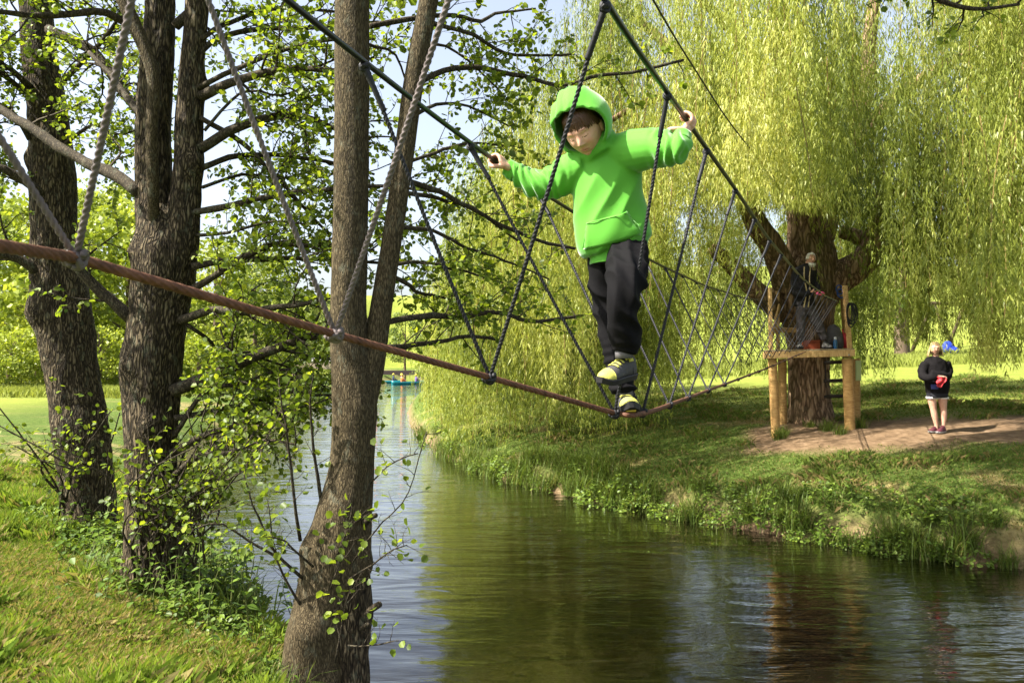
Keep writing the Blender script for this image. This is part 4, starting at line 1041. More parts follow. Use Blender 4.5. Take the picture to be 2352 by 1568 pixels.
for i, (u, d, s) in enumerate([(10, 40, .8), (60, 41, .65), (100, 42, .8), (150, 41, .6), (200, 42, .75), (240, 45, .6), (275, 52, .6), (-15, 38, .7), (318, 74, .6), (428, 88, .8), (452, 76, .9)]):
    put_bg(3, u, d, s, i * .9, "low bright shrub fringing the wood at the edge of the meadow", "shrubs along the wood edge", "shrub")
# lone tree beyond the woman, its crown behind the willow
lt = bg_tree("field_tree", 9, 7.5, 2.4, BGM[1], 3200, .26, .34); x = (902 - 512) / FOCAL * 42
lt.location = (x, 42, float(ground(x, 42)) - .1)
tag(lt, "lone tree with a stout bare trunk standing on the lawn behind the woman", "tree")
for ch in lt.children:
    if ch.name.startswith("trunk"): ch.scale = (2.2, 2.2, 1)
# swing frame
SW = plain("dark_timber", (.06, .042, .028), .8, .1)
sx = Q(2143, 745, 47); sg = gz(sx[0], 47)
sw = tag(empty("swing_frame", (sx[0], 47, sg)), "dark wooden A-frame of a swing on the distant slope behind the woman", "swing")
apex = A(sx[0], 47, sg + 3.0)
for dx in (-1.35, 1.35):
    mb = MB(); mb.tube([(sx[0] + dx, 47, sg - .1), apex], .11, 8); mb.build("leg", SW, sw)
apex2 = A(sx[0] + 3.0, 49.0, sg + 3.0)
for dx in (-1.1, 1.1):
    mb = MB(); mb.tube([(apex2[0] + dx, 49, gz(apex2[0] + dx, 49) - .1), apex2], .11, 8); mb.build("leg", SW, sw)
mb = MB(); mb.tube([apex - A(.3, 0, .05), apex2 + A(.3, 0, -.05)], .1, 8); mb.build("crossbar", SW, sw)
bx = Q(2176, 788, 46); BL = plain("blue_cloth", (.02, .05, .45), .7, .2)
mb = MB(); mb.ball((bx[0], 46, gz(bx[0], 46) + .42), (.32, .25, .4)); mb.ball((bx[0] + .25, 46, gz(bx[0], 46) + .25), (.4, .3, .25)); me = remesh(mb, .05, 3)
tag(link("blue_bundle", me, BL), "bright blue bundle lying below the distant swing", "bundle")
# footbridge and stone abutment down-river
ST = plain("pale_stone", (.42, .35, .25), .85, .1, 3, .25, .02, 6); DK = plain("dark_deck", (.045, .032, .03), .7, .2)
WH = plain("white_rail", (.72, .72, .72), .6, .2)
fb = tag(empty("footbridge", (P(380, 385, 100)[0], 100, 0)), "low dark footbridge crossing the river in the distance", "bridge")
x0, x1 = P(345, 375, 100)[0], P(424, 375, 100)[0]
mb = MB(); mb.box(((x0 + x1) / 2, 100, .98), ((x1 - x0) / 2, .9, .26)); mb.build("deck", DK, fb, False)
for xx in (x0 + .4, x1 - .4):
    mb = MB(); mb.box((xx, 100, .35), (.35, .8, .9)); mb.build("abutment", ST, fb, False)
sb = tag(empty("stone_bridge", (P(312, 380, 70)[0], 70, 1)), "pale stone bridge with white parapet half hidden by alder branches", "bridge")
x0, x1 = P(288, 360, 70)[0], P(345, 360, 70)[0]; zt = P(300, 356, 70)[2]; zb_ = P(300, 382, 70)[2]
mb = MB(); mb.box(((x0 + x1) / 2, 70, zt - .75), ((x1 - x0) / 2, 1.2, .35)); mb.build("deck", ST, sb, False)
mb = MB(); mb.box(((x0 + x1) / 2, 68.9, zt - .22), ((x1 - x0) / 2 + .1, .12, .2)); mb.build("parapet", WH, sb, False)
for i in range(12):
    mb = MB(); xx = x0 + (i + .5) * (x1 - x0) / 12; mb.box((xx, 68.9, zt + .04), (.13, .15, .08)); mb.build("coping", WH, sb, False)
for xx in (x0 + .5, x1 - .4):
    mb = MB(); mb.box((xx, 70, (zt - 1.1 + zb_ - 1) / 2), (.5, 1.1, (zt - 1.1 - zb_ + 1) / 2)); mb.build("pier", ST, sb, False)
# canoes
TEAL = plain("teal_canoe", (.0, .13, .15), .4, .4); SKN = plain("skin_far", (.45, .26, .19), .6, .3)
YEL = plain("yellow_helmet", (.62, .50, .05), .4, .4); JK = [plain("orange_jacket", (.5, .16, .05), .7, .2), plain("navy_jacket", (.03, .04, .09), .7, .2), plain("pink_jacket", (.55, .3, .3), .7, .2), plain("red_jacket", (.42, .06, .05), .7, .2), plain("purple_jacket", (.12, .08, .22), .7, .2)]
def canoe(x, y, rz, label):
    o = empty("canoe", (0, 0, 0)); s = np.linspace(-1, 1, 21); L = 2.3
    w = .42 * np.sqrt(np.maximum(1 - np.abs(s) ** 2.2, .0)) + .01; sheer = .34 + .2 * np.abs(s) ** 3
    ring = []
    for i in range(21):
        a = np.linspace(0, math.pi, 9)
        ring.append(np.stack([np.full(9, s[i] * L), w[i] * np.cos(a), sheer[i] - (sheer[i] + .1) * np.sin(a) ** .7], 1))
    mb = MB(); mb.add(np.array(ring).reshape(-1, 3), [(i * 9 + j, (i + 1) * 9 + j, (i + 1) * 9 + j + 1, i * 9 + j + 1) for i in range(20) for j in range(8)])
    h = mb.build("hull", TEAL, o); m = h.modifiers.new("s", 'SOLIDIFY'); m.thickness = .03
    for sx in (-.9, .9):
        mb = MB(); mb.box((sx, 0, .26), (.12, .36, .012)); mb.build("seat", SW, o, False)
    o.location = (x, y, 0); o.rotation_euler = (0, 0, rz); o.scale = (.85, .85, .8)
    return tag(o, label, "canoe", "canoes by the footbridge")
def paddler(x, y, rz, jk, label):
    o = empty("person", (0, 0, 0))
    mb = MB(); mb.tube(catmull([(0, 0, .24), (0, 0, .5), (0, 0, .72), (0, 0, .8)], 8), np.stack([[.17, .18, .19, .19, .19, .18, .12, .07], [.12] * 6 + [.09, .06]], 1), 10, side=A(0, 1, 0))
    for sgn in (-1, 1):
        mb.tube(catmull([(0, sgn * .18, .7), (.1, sgn * .24, .52), (.3, sgn * .16, .46)], 8), [.06, .06, .055, .05, .048, .045, .042, .04], 7)
        mb.tube(catmull([(0, sgn * .1, .24), (.3, sgn * .12, .38), (.5, sgn * .12, .2)], 8), .07, 7)
    link("clothing", remesh(mb, .03, 2), JK[jk], o)
    mb = MB(); mb.ball((.02, 0, .93), (.095, .08, .12)); mb.build("head", SKN, o)
    mb = MB(); mb.ball((0, 0, .99), (.13, .12, .1)); mb.build("helmet", YEL, o)
    o.location = (x, y, .0); o.rotation_euler = (0, 0, rz)
    return tag(o, label, "person", "paddlers in the canoes")
c1 = P(388, 385, 88); canoe(c1[0], 88, .15, "teal canoe farther out on the water by the footbridge")
c2_ = P(409, 386, 84); canoe(c2_[0], 84, .5, "teal canoe end-on beside the trailing willow")
for (cx, cy, off, rz, jk, lb) in ((c1[0], 88, -1.2, .15, 3, "paddler in red with yellow helmet at the stern of the outer canoe"), (c1[0], 88, .6, .15, 1, "paddler in navy with yellow helmet seated mid outer canoe"), (c1[0], 88, 1.5, .15, 2, "paddler in pale pink at the bow of the outer canoe"), (c2_[0], 84, -.8, .5, 0, "paddler in orange with yellow helmet in the canoe beside the willow"), (c2_[0], 84, .8, .5, 4, "paddler in purple with yellow helmet in the canoe beside the willow")):
    paddler(cx + off * math.cos(rz), cy + off * math.sin(rz), rz, jk, lb)
# ------------------------------------------------------------------ people
t = NT("skin")
sc = t.ramp(t.noise(30, 3, .6, t.mapping()), [(.3, (.50, .27, .19)), (.7, (.60, .35, .25))])
SKIN = t.done(t.bsdf(sc, .48, .35, None, Subsurface_Weight=.12, Subsurface_Radius=(.02, .008, .004), Subsurface_Scale=.5))
LIP = plain("lips", (.47, .20, .165), .45, .35); BROW = plain("brow", (.30, .16, .10), .8, .1); LASH = plain("lashes", (.05, .025, .015), .8, .1); CHEEK = plain("cheek_skin", (.58, .29, .215), .48, .35)
HAIR_BR = plain("brown_hair", (.075, .035, .018), .45, .4, 40, .4); HAIR_BL = plain("blonde_hair", (.40, .29, .14), .45, .4, 30, .3); HAIR_W = plain("white_hair", (.62, .60, .54), .55, .3, 30, .2)
def frame(f, up):
    f = nrm(f); u = nrm(np.asarray(up, float) - f.dot(np.asarray(up, float)) * f); return np.cross(f, u), f, u      # right, front, up
def head(parent, c, f, up, s=1.0, nu=120, nv=120):
    """a head with brow, lowered lids, nose, lips, chin and ears; c = centre, s = 1 for a child's head 0.21 m high"""
    r_, f_, u_ = frame(f, up)
    a = np.linspace(0, math.pi, nv + 1); b = np.linspace(0, 2 * math.pi, nu, endpoint=False)
    x = np.sin(a)[:, None] * np.sin(b)[None]; y = np.sin(a)[:, None] * np.cos(b)[None]; z = np.cos(a)[:, None] + 0 * b[None]
    X, Y, Z = x * .074, y * .090, z * .107
    low = np.clip(-z, 0, 1)
    X *= 1 - .30 * low ** 1.3; Y = np.where(y > 0, Y * (1 - .06 * low), Y * (1 - .35 * low))
    Z = np.where(z > .5, Z, Z)
    front = sstep(.15, .6, y)
    g = lambda cx, cz, sx, sz: np.exp(-((X - cx) / sx) ** 2 - ((Z - cz) / sz) ** 2)
    D = 0
    D = D + .0215 * np.exp(-(X / .0095) ** 2) * np.exp(-((Z + .020) / np.where(Z > -.020, .022, .0065)) ** 2)
    D = D + .006 * (g(.0115, -.0235, .006, .006) + g(-.0115, -.0235, .006, .006))
    D = D - .0085 * (g(.030, .010, .015, .010) + g(-.030, .010, .015, .010))
    D = D + .0075 * (g(.030, .0085, .0105, .0062) + g(-.030, .0085, .0105, .0062))
    D = D + .0045 * (g(.030, .028, .02, .008) + g(-.030, .028, .02, .008))
    D = D + .0065 * g(0, -.0465, .017, .0042) + .0068 * g(0, -.0555, .015, .0045) - .0045 * g(0, -.0508, .02, .0018) + .003 * g(0, -.04, .006, .006)
    D = D - .005 * g(0, -.066, .02, .006) + .0075 * g(0, -.084, .018, .013)
    D = D + .006 * (g(.040, -.022, .018, .018) + g(-.040, -.022, .018, .018))
    Y = Y + D * front
    V = np.stack([X, Y, Z], -1) * s
    W = c + V[..., :1] * r_ + V[..., 1:2] * f_ + V[..., 2:] * u_
    F = [(i * nu + j, (i + 1) * nu + j, (i + 1) * nu + (j + 1) % nu, i * nu + (j + 1) % nu) for i in range(nv) for j in range(nu)]
    mb = MB(); mb.add(W.reshape(-1, 3), F)
    mi = []
    for i in range(nv):
        for j in range(nu):
            X_, Y_, Z_ = X[i, j], Y[i, j], (Z[i, j] + Z[i + 1, j]) / 2; k = 0
            if Y_ > .03:
                ax = abs(X_)
                if ax < .021 * (1 - ((Z_ + .051) / .0105) ** 2) and abs(Z_ + .051) < .0105: k = 1
                elif abs(Z_ - (.0305 - 5 * (ax - .028) ** 2)) < .0022 and .014 < ax < .046: k = 2
                elif abs(Z_ - (.0022 + 9 * (ax - .030) ** 2)) < .0012 and .019 < ax < .0425: k = 3
                elif math.hypot(ax - .04, (Z_ + .025)) < .014: k = 4
            mi.append(k)
    mb.mi = mi
    for sg in (-1, 1):
        mb.cur = 0; R = np.array([r_, f_, u_])
        mb.ball(c + (r_ * sg * .073 - f_ * .006 - u_ * .005) * s, A(.010, .017, .027) * s, 10, 8, R)
    return mb.build("head", [SKIN, LIP, BROW, LASH, CHEEK], parent)
def hair_locks(parent, c, f, up, s, mat, n, bands, name="hair", rad=.004, seed=0, cap=None):
    """cap plus separate tapering locks; bands: list of (az0, az1, el_start, length, fall)"""
    r_, f_, u_ = frame(f, up); r = np.random.default_rng(seed); mb = MB()
    def sp(az, el, k=1.0): return c + (r_ * math.sin(az) * math.cos(el) * .079 + f_ * math.cos(az) * math.cos(el) * .096 + u_ * math.sin(el) * .113) * s * k
    if cap:
        nu, nv = 40, 16; V = []; F = []
        for i in range(nv + 1):
            for j in range(nu):
                az = 2 * math.pi * j / nu; el1 = cap(az); el = math.pi / 2 + (el1 - math.pi / 2) * i / nv
                V.append(sp(az, el, 1.0 + .012 * math.sin(j * 2.3) * (i / nv)))
        F = [(i * nu + j, (i + 1) * nu + j, (i + 1) * nu + (j + 1) % nu, i * nu + (j + 1) % nu) for i in range(nv) for j in range(nu)]
        mb.add(V, F)
    for k in range(n):
        az0, az1, el, L, fall = bands[k % len(bands)]
        az = r.uniform(az0, az1); p = [sp(az + .12, el + .35, 1.02)]
        q = sp(az, el, 1.035); p.append(q); d = nrm(nrm(q - p[0]) * .4 - u_ * fall)
        LL = L * s * r.uniform(.75, 1.1)
        out = nrm(q - c)
        for m in range(3): p.append(p[-1] + (d + out * (.18 - .1 * m)) * LL / 3)
        mb.tube(catmull(p, 9), np.linspace(1, .15, 9) ** .7 * rad * s * r.uniform(.8, 1.3), 5)
    return mb.build(name, mat, parent)
def grip(mb, c, axis_, to_wrist, wrist, over, s=1.0, thumb="wrap", rl=.0098, flip=1):
    """a hand closed on a line through c: palm, four fingers of different length, thumb from the side of the palm"""
    a = nrm(axis_) * flip; w = nrm(to_wrist - a * a.dot(to_wrist)); o = nrm(over - a * a.dot(over) - w * w.dot(over))
    def pol(ang, r, off): return c + a * off + (w * math.cos(ang) + o * math.sin(ang)) * r
    rf = .0074 * s; R0 = rl + rf * .9
    offs = [.026, .009, -.009, -.026]; lens = [.92, 1.0, .95, .78]
    kn = []
    for i in range(4):
        of = offs[i] * s; rad = rf * (1.0 if i < 3 else .88)
        k = pol(math.radians(48), .034 * s, of); kn.append(k)
        an = [48, 85, 125, 165, 205, 240, 240 + 50 * lens[i]]
        rr = [.034 * s, .031 * s, R0 + .006 * s, R0 + .002, R0 + .001, R0, R0]
        p = [pol(math.radians(8), .040 * s, of * .8)] + [pol(math.radians(x), y_, of) for x, y_ in zip(an, rr)]
        q = catmull(p, 18); R = np.interp(np.linspace(0, 1, 18), [0, .25, .4, .5, .62, .75, .9, 1], [1.1, 1.22, 1.0, 1.1, .95, 1.0, .88, .6]) * rad
        mb.tube(q, R, 9)
    pc_ = pol(math.radians(15), .040 * s, 0); wr = wrist
    m = (pc_ + wr) / 2
    mb.tube(catmull([np.mean(kn, 0), pc_, m, wr, wr + (wr - m) * .6], 12), np.stack([np.interp(np.linspace(0, 1, 12), [0, .3, .6, 1], [.036, .038, .030, .023]) * s, np.interp(np.linspace(0, 1, 12), [0, .3, .6, 1], [.011, .016, .018, .019]) * s], 1), 12, side=a)
    tb = m + a * .026 * s - o * .004 * s
    if isinstance(thumb, str): p = [m, tb, pol(math.radians(-25), .034 * s, .036 * s), pol(math.radians(-75), R0 + .006, .032 * s), pol(math.radians(-125), R0 + .002, .020 * s), pol(math.radians(-160), R0, .008 * s)]
    else: p = [m, tb, tb + thumb * .018 * s + a * .010 * s, tb + thumb * .04 * s + a * .008 * s, tb + thumb * .060 * s]
    q = catmull(p, 14); mb.tube(q, np.interp(np.linspace(0, 1, 14), [0, .3, .6, .85, 1], [.012, .0115, .0095, .0092, .005]) * s, 9)
def cloth_wrinkle(me, amp, freq, stretch=A(1, 1, 1), seed=0, mask=None):
    co = mesh_co(me); no = mesh_no(me); p = co * stretch * freq + seed
    w = 1 - np.abs(fbm(p + .6 * np.stack([vnoise(p * .7 + 9), vnoise(p * .7 + 5), vnoise(p * .7)], 1), 2) * 2 - 1)
    k = amp * (w - .6) * (1 if mask is None else mask(co))[..., None] if mask is not None else (amp * (w - .6))[:, None]
    if k.ndim == 1: k = k[:, None]
    set_co(me, co + no * k)
def shoe(parent, heel, toe, up, s, mats, sole_t=.018, name="shoe"):
    """heel/toe: sole points; parts: upper, toe_cap, sole, laces"""
    upper, capm, solem, lacem, tread = mats
    L = np.linalg.norm(toe - heel); f = nrm(toe - heel); u = nrm(up - f * f.dot(up)); r_ = np.cross(f, u)
    W = lambda lx, ly, lz: heel + f * (lx * L) + r_ * ly + u * lz
    root = empty(name, heel) if parent is None else None
    xs = np.linspace(0, 1, 22)
    wid = np.interp(xs, [0, .06, .2, .45, .7, .88, 1], [.018, .028, .032, .033, .041, .034, .008]) * s
    hgt = np.interp(xs, [0, .1, .28, .42, .6, .8, .94, 1], [.070, .080, .082, .066, .050, .040, .028, .012]) * s
    def shell(x0, x1, grow, hk=1.0):
        k = (xs >= x0) & (xs <= x1); m = MB(); n = 14; V = []; X = xs[k]
        for i, x in enumerate(X):
            w = np.interp(x, xs, wid) + grow; h = np.interp(x, xs, hgt) * hk + grow
            for j in range(n):
                a = math.pi * j / (n - 1); V.append(W(x, w * math.cos(a) * (1.0 if math.sin(a) < .5 else .96), h * math.sin(a) ** .75 + 0))
        F = [(i * n + j, i * n + j + 1, (i + 1) * n + j + 1, (i + 1) * n + j) for i in range(len(X) - 1) for j in range(n - 1)]
        F += [tuple(range(n)), tuple(range((len(X) - 1) * n + n - 1, (len(X) - 1) * n - 1, -1))]
        F += [(i * n, (i + 1) * n, (i + 1) * n + n - 1, i * n + n - 1) for i in range(len(X) - 1)]
        m.add(V, F); return m
    up_o = shell(0, 1, 0).build("shoe_upper", upper, parent)
    shell(.72, 1, .0025, .98).build("toe_cap", capm, up_o)
    shell(.0, .2, .002, .8).build("heel_counter", lacem if False else upper, up_o)
    # tongue and lace straps
    for x in (.34, .43, .52, .60):
        w = np.interp(x, xs, wid); h = np.interp(x, xs, hgt); a = np.linspace(.30, .70, 9) * math.pi
        p = np.array([W(x, (w + .003) * math.cos(q), (h + .003 * s) * math.sin(q) ** .75) for q in a])
        m = MB(); m.tube(p, np.tile([[.0068 * s, .0028 * s]], (9, 1)), 6, side=f); m.build("lace_strap", lacem, up_o)
    a = np.linspace(.2, .8, 9) * math.pi; w = np.interp(.25, xs, wid); h = np.interp(.25, xs, hgt)
    m = MB(); m.tube(np.array([W(.24, (w + .003) * math.cos(q), (h + .006 * s) * math.sin(q) ** .75) for q in a]), np.tile([[.016 * s, .004 * s]], (9, 1)), 6, side=f); m.build("ankle_strap", lacem, up_o)
    # sole
    m = MB(); V = []; n = len(xs)
    for z, g in ((-sole_t, -.001), (0.002, .0035), (.006, .001)):
        for x in xs: V.append(W(x * 1.03 - .015, np.interp(x, xs, wid) + g + .003 * s, z + (.012 * s * max(0, (x - .8) / .2) ** 2)))
        for x in xs[::-1]: V.append(W(x * 1.03 - .015, -np.interp(x, xs, wid) - g - .003 * s, z + (.012 * s * max(0, (x - .8) / .2) ** 2)))
    N = 2 * n; F = [(k * N + i, k * N + (i + 1) % N, (k + 1) * N + (i + 1) % N, (k + 1) * N + i) for k in range(2) for i in range(N)] + [tuple(range(N - 1, -1, -1))]
    m.add(V, F); so = m.build("sole", solem, up_o, False)
    if tread is not None:
        for x0, x1 in ((.55, .70), (.74, .88), (.06, .2)):
            m = MB(); V = []
            for x in (x0, x1):
                w = np.interp(x, xs, wid) * .62; V += [W(x, -w, -sole_t - .003 + .012 * s * max(0, (x - .8) / .2) ** 2), W(x, w, -sole_t - .003 + .012 * s * max(0, (x - .8) / .2) ** 2)]
                V += [W(x, w, -sole_t + .004), W(x, -w, -sole_t + .004)]
            m.add(V, [(0, 1, 5, 4), (0, 3, 2, 1), (4, 5, 6, 7), (1, 2, 6, 5), (0, 4, 7, 3)]); m.build("tread_pad", tread, so, False)

# ---------------- the walker
t = NT("green_sweatshirt")
gn = t.noise(3, 3, .6, t.mapping())
gc = t.mix((.072, .285, .022), (.088, .32, .03), gn)
GREEN = t.done(t.bsdf(gc, .75, .25, t.bump(t.noise(420, 2, .5, t.mapping()), .0006, .5), Sheen_Weight=.5, Sheen_Roughness=.35))
t = NT("black_trousers")
BLACK = t.done(t.bsdf((.0035, .0032, .004), .85, .12, t.bump(t.noise(300, 2, .5, t.mapping()), .0005, .4)))
HP_L, HP_R = None, None
def on_line(fn, u):
    ys = np.linspace(1.5, 6, 900); p = fn(ys); uu = 512 + FOCAL * p[:, 0] / p[:, 1]; return p[np.argmin(np.abs(uu - u))]
gl_ = on_line(hand_l, 1137 * SC); gr_ = on_line(hand_r, 1578 * SC)
boy = tag(empty("person", Q(1440, 958, 3.3)), "child in bright lime green hooded sweatshirt balancing on the foot cable, both arms out", "person")
# sweatshirt
mb = MB(); lat = nrm(A(.93, -.36, .05))
hem, neck = Q(1418, 592, 3.32), Q(1390, 352, 3.26)
tp_ = [(hem, .112, .100), (Q(1417, 578, 3.32), .128, .112), (Q(1412, 560, 3.32), .158, .132), (Q(1405, 520, 3.32), .160, .134), (Q(1398, 470, 3.31), .152, .124), (Q(1394, 420, 3.30), .148, .114), (Q(1393, 385, 3.29), .140, .100), (Q(1393, 362, 3.28), .112, .086), (Q(1391, 345, 3.27), .080, .074), (Q(1385, 325, 3.26), .066, .064)]
arr = catmull(np.array([np.r_[c, a, b] for c, a, b in tp_]), 40)
mb.tube(arr[:, :3], arr[:, 3:], 36, side=lat)
def sleeve(pts):
    q = catmull(np.array([np.r_[c, r] for c, r in pts]), 34); mb.tube(q[:, :3], q[:, 3], 20)
wl = gl_ + nrm(Q(1175, 391, 3.40) - gl_) * .078; wr_ = Q(1568, 288, 3.10)
sleeve([(Q(1350, 378, 3.30), .080), (Q(1318, 392, 3.33), .081), (Q(1278, 417, 3.36), .071), (Q(1240, 424, 3.38), .062), (Q(1215, 415, 3.39), .053), (Q(1193, 402, 3.395), .046), (Q(1178, 392, 3.40), .040), (Q(1170, 387, 3.40), .035)])
sleeve([(Q(1430, 350, 3.25), .085), (Q(1468, 345, 3.19), .086), (Q(1512, 340, 3.12), .076), (Q(1542, 344, 3.06), .062), (Q(1556, 342, 3.03), .054), (Q(1562, 332, 3.04), .047), (Q(1565, 322, 3.06), .041), (Q(1566, 315, 3.07), .037)])
# hood shell
hc0 = Q(1337, 288, 3.205); fF = A(-.30, -.72, -.62); uU = A(-.50, -.50, .78)
hr, hf, hu = frame(fF, uU)
hcen = hc0 - hf * .012 + hu * .010
na, nb = 26, 48; V = []
for layer in (0, 1):
    for i in range(na):
        a0_ = i / (na - 1)
        for j in range(nb):
            b = 2 * math.pi * j / nb; cb, sb_ = math.cos(b), math.sin(b)
            a = a0_ * math.radians(110 + 24 * max(0, sb_) ** 1.5)
            k = 1 - .012 / .12 * layer
            Rx, Ru, Rf = .121, .136, .130
            tip = 1 + .13 * max(0, sb_) ** 3 * math.exp(-((a - 1.25) / .55) ** 2)
            squ = 1 - .10 * max(0, -sb_) ** 2 * (a / 2)
            wide = 1 + .08 * max(0, -cb) ** 2 * (i / (na - 1)) ** 3
            fr2 = -Rf * math.cos(a) * k + .018 * max(0, -sb_) ** 2 * (i / (na - 1)) ** 2 + (.012 * (i / (na - 1)) ** 4 if abs(sb_) < .7 else 0)
            V.append(hcen + hr * (Rx * math.sin(a) * cb * k * squ * wide) + hu * (Ru * math.sin(a) * sb_ * k * tip) + hf * fr2)
F = []
for L_ in (0, 1):
    o_ = L_ * na * nb
    for i in range(na - 1):
        for j in range(nb):
            q = (o_ + i * nb + j, o_ + i * nb + (j + 1) % nb, o_ + (i + 1) * nb + (j + 1) % nb, o_ + (i + 1) * nb + j)
            F.append(q if L_ == 0 else q[::-1])
for j in range(nb):
    a0 = (na - 1) * nb; F.append((a0 + j, a0 + (j + 1) % nb, a0 + na * nb + (j + 1) % nb, a0 + na * nb + j))
mb.add(V, F)
# thick rolled seam of the hood opening and the collar bridging hood and shoulders
rim = np.array(V[(na - 1) * nb:na * nb]); rim = np.vstack([rim, rim[:1]])
mb.tube(rim * .5 + np.vstack([V[(2 * na - 1) * nb:2 * na * nb], V[(2 * na - 1) * nb:(2 * na - 1) * nb + 1]]) * .5, .0085, 8, cap=False)
mb.tube(catmull([hcen - hu * .085 - hf * .045, (hcen - hu * .12 + neck) / 2 - hf * .01, neck - A(0, 0, .02)], 8), [.075, .08, .085, .09, .092, .092, .09, .085], 20)
me = remesh(mb, .0065, 4)
co = mesh_co(me); no = mesh_no(me)
# folds: sleeves crease across, body folds run down and towards the raised knee
def uvp(co): return np.stack([512 + FOCAL * co[:, 0] / co[:, 1], 360 - FOCAL * (co[:, 2] - CAM_Z) / co[:, 1]], 1) / SC
pp = uvp(co)
arm = np.clip(sstep(1320, 1275, pp[:, 0]) + sstep(1475, 1520, pp[:, 0]) * (pp[:, 1] < 430), 0, 1)
hood_m = sstep(.155, .12, np.linalg.norm(co - hcen, axis=1))
ax_ = np.where(pp[:, :1] < 1400, nrm(A(-.85, .3, -.1))[None], nrm(A(.8, -.5, .3))[None])
s_arm = (co * ax_).sum(1)
fold_a = np.sin(s_arm * 150 + 5 * fbm(co * 9, 2) * 3.0) * (.35 + .9 * vnoise(co * 14))
d1 = co @ nrm(A(.75, -.1, -.35)); fold_b = (1 - np.abs(np.sin(d1 * 34 + 7 * fbm(co * A(3.5, 3.5, 1.6) + 4, 2))) * 2) * sstep(.3, .7, vnoise(co * 4.5 + 2))
band = np.exp(-((pp[:, 1] - 585 + (pp[:, 0] - 1418) * .30) / 9) ** 2) * (1 - arm) * 0
disp = .0075 * fold_a * arm + .0060 * fold_b * (1 - arm) * (1 - hood_m) + .0012 * (fbm(co * 22, 2) - .5) * (1 - hood_m)
disp += .005 * (fbm(co * 7 + 3, 2) - .5) * hood_m
set_co(me, co + no * disp[:, None])
shirt = link("hooded_sweatshirt", me, GREEN, boy)
# hem rib, cuffs, pouch pocket with its seam, hood seam
def ring_around(c, d, rad, n=40, side=None):
    s_ = nrm(side - d * d.dot(side)); b_ = np.cross(d, s_); th = np.linspace(0, 2 * math.pi, n)
    return c + s_ * (rad[0] * np.cos(th))[:, None] + b_ * (rad[1] * np.sin(th))[:, None]
def surf(px, py, lift=.004):
    """point of the sweatshirt seen at a photograph position, lifted towards the outside"""
    d2 = ((pp - A(px, py)) ** 2).sum(1); k = np.argsort(d2)[:60]; k = k[np.argsort(co[k, 1])[:6]]
    p = (co + no * disp[:, None])[k].mean(0); return p + A(-.15, -1, .1) * lift
def seam(pts, name, rad=.0022, lift=.003, n=40):
    q = catmull([(*p, 0) for p in pts], n)[:, :2]; p = np.array([surf(a[0], a[1], lift) for a in q])
    for _ in range(12): p[1:-1] = (p[:-2] + p[1:-1] * 2 + p[2:]) / 4
    m = MB(); m.tube(p, rad, 6); m.build(name, GREEN, shirt)
pk_ = [(1340, 608 - 50), (1338, 520), (1343, 512), (1395, 497), (1445, 484), (1452, 483), (1470, 512), (1478, 530)]
gx_ = []
top_e = catmull([(1342, 512, 0), (1395, 498, 0), (1447, 484, 0)], 16); bot_e = catmull([(1338, 575, 0), (1395, 568, 0), (1478, 540, 0)], 16)
V = []
for i in range(10):
    for j in range(16):
        q = top_e[j] + (bot_e[j] - top_e[j]) * i / 9; V.append(surf(q[0], q[1], .0095))
V = np.array(V).reshape(10, 16, 3)
for _ in range(8):
    V[0, 1:-1] = (V[0, 1:-1] * 2 + V[0, :-2] + V[0, 2:]) / 4; V[-1, 1:-1] = (V[-1, 1:-1] * 2 + V[-1, :-2] + V[-1, 2:]) / 4
    V[1:-1, 1:-1] = (V[1:-1, 1:-1] * 2 + V[:-2, 1:-1] + V[2:, 1:-1] + V[1:-1, :-2] + V[1:-1, 2:]) / 6
m = MB(); m.add(V.reshape(-1, 3), [(i * 16 + j, i * 16 + j + 1, (i + 1) * 16 + j + 1, (i + 1) * 16 + j) for i in range(9) for j in range(15)])
po = m.build("pouch_pocket", GREEN, shirt); md = po.modifiers.new("s", 'SOLIDIFY'); md.thickness = .004; md.offset = 0
seam([(1342, 515), (1395, 501), (1447, 487)], "pocket_seam", .0016, .0125); seam([(1447, 485), (1462, 505), (1478, 528)], "pocket_seam", .002, .010); seam([(1342, 513), (1339, 545), (1336, 572)], "pocket_seam", .002, .010)
hs = []
for b in np.linspace(-.3, math.pi + .3, 40):
    sb_ = math.sin(b); a = math.radians(110 + 24 * max(0, sb_) ** 1.5) * .86
    hs.append(hcen + hr * .1215 * math.sin(a) * math.cos(b) + hu * .1365 * math.sin(a) * sb_ * (1 + .13 * max(0, sb_) ** 3 * math.exp(-((a - 1.25) / .55) ** 2)) - hf * .130 * math.cos(a))
# hem rib
hd = nrm(arr[1, :3] - arr[0, :3])
for k in range(1):
    m = MB(); m.tube(catmull([hem - hd * .022, hem - hd * .008, hem + hd * .012, hem + hd * .02], 8), np.tile([[.117, .104]], (8, 1)), 40, side=lat, mod=lambda i, th: 1 + .006 * np.cos(th * 60)); m.build("hem_rib", GREEN, shirt)
for c_, d_, r0 in ((Q(1174, 389.5, 3.40), nrm(Q(1170, 387, 3.40) - Q(1193, 402, 3.395)), .039), (Q(1565.5, 319, 3.063), nrm(Q(1567, 308, 3.08) - Q(1562, 332, 3.04)), .038)):
    m = MB(); m.tube(catmull([c_ - d_ * .028, c_ - d_ * .01, c_ + d_ * .012, c_ + d_ * .022], 8), [r0 * 1.08, r0 * 1.06, r0 * 1.03, r0, r0 * .98, r0 * .97, r0 * .97, r0 * .95], 26, mod=lambda i, th: 1 + .008 * np.cos(th * 40)); m.build("cuff", GREEN, shirt)
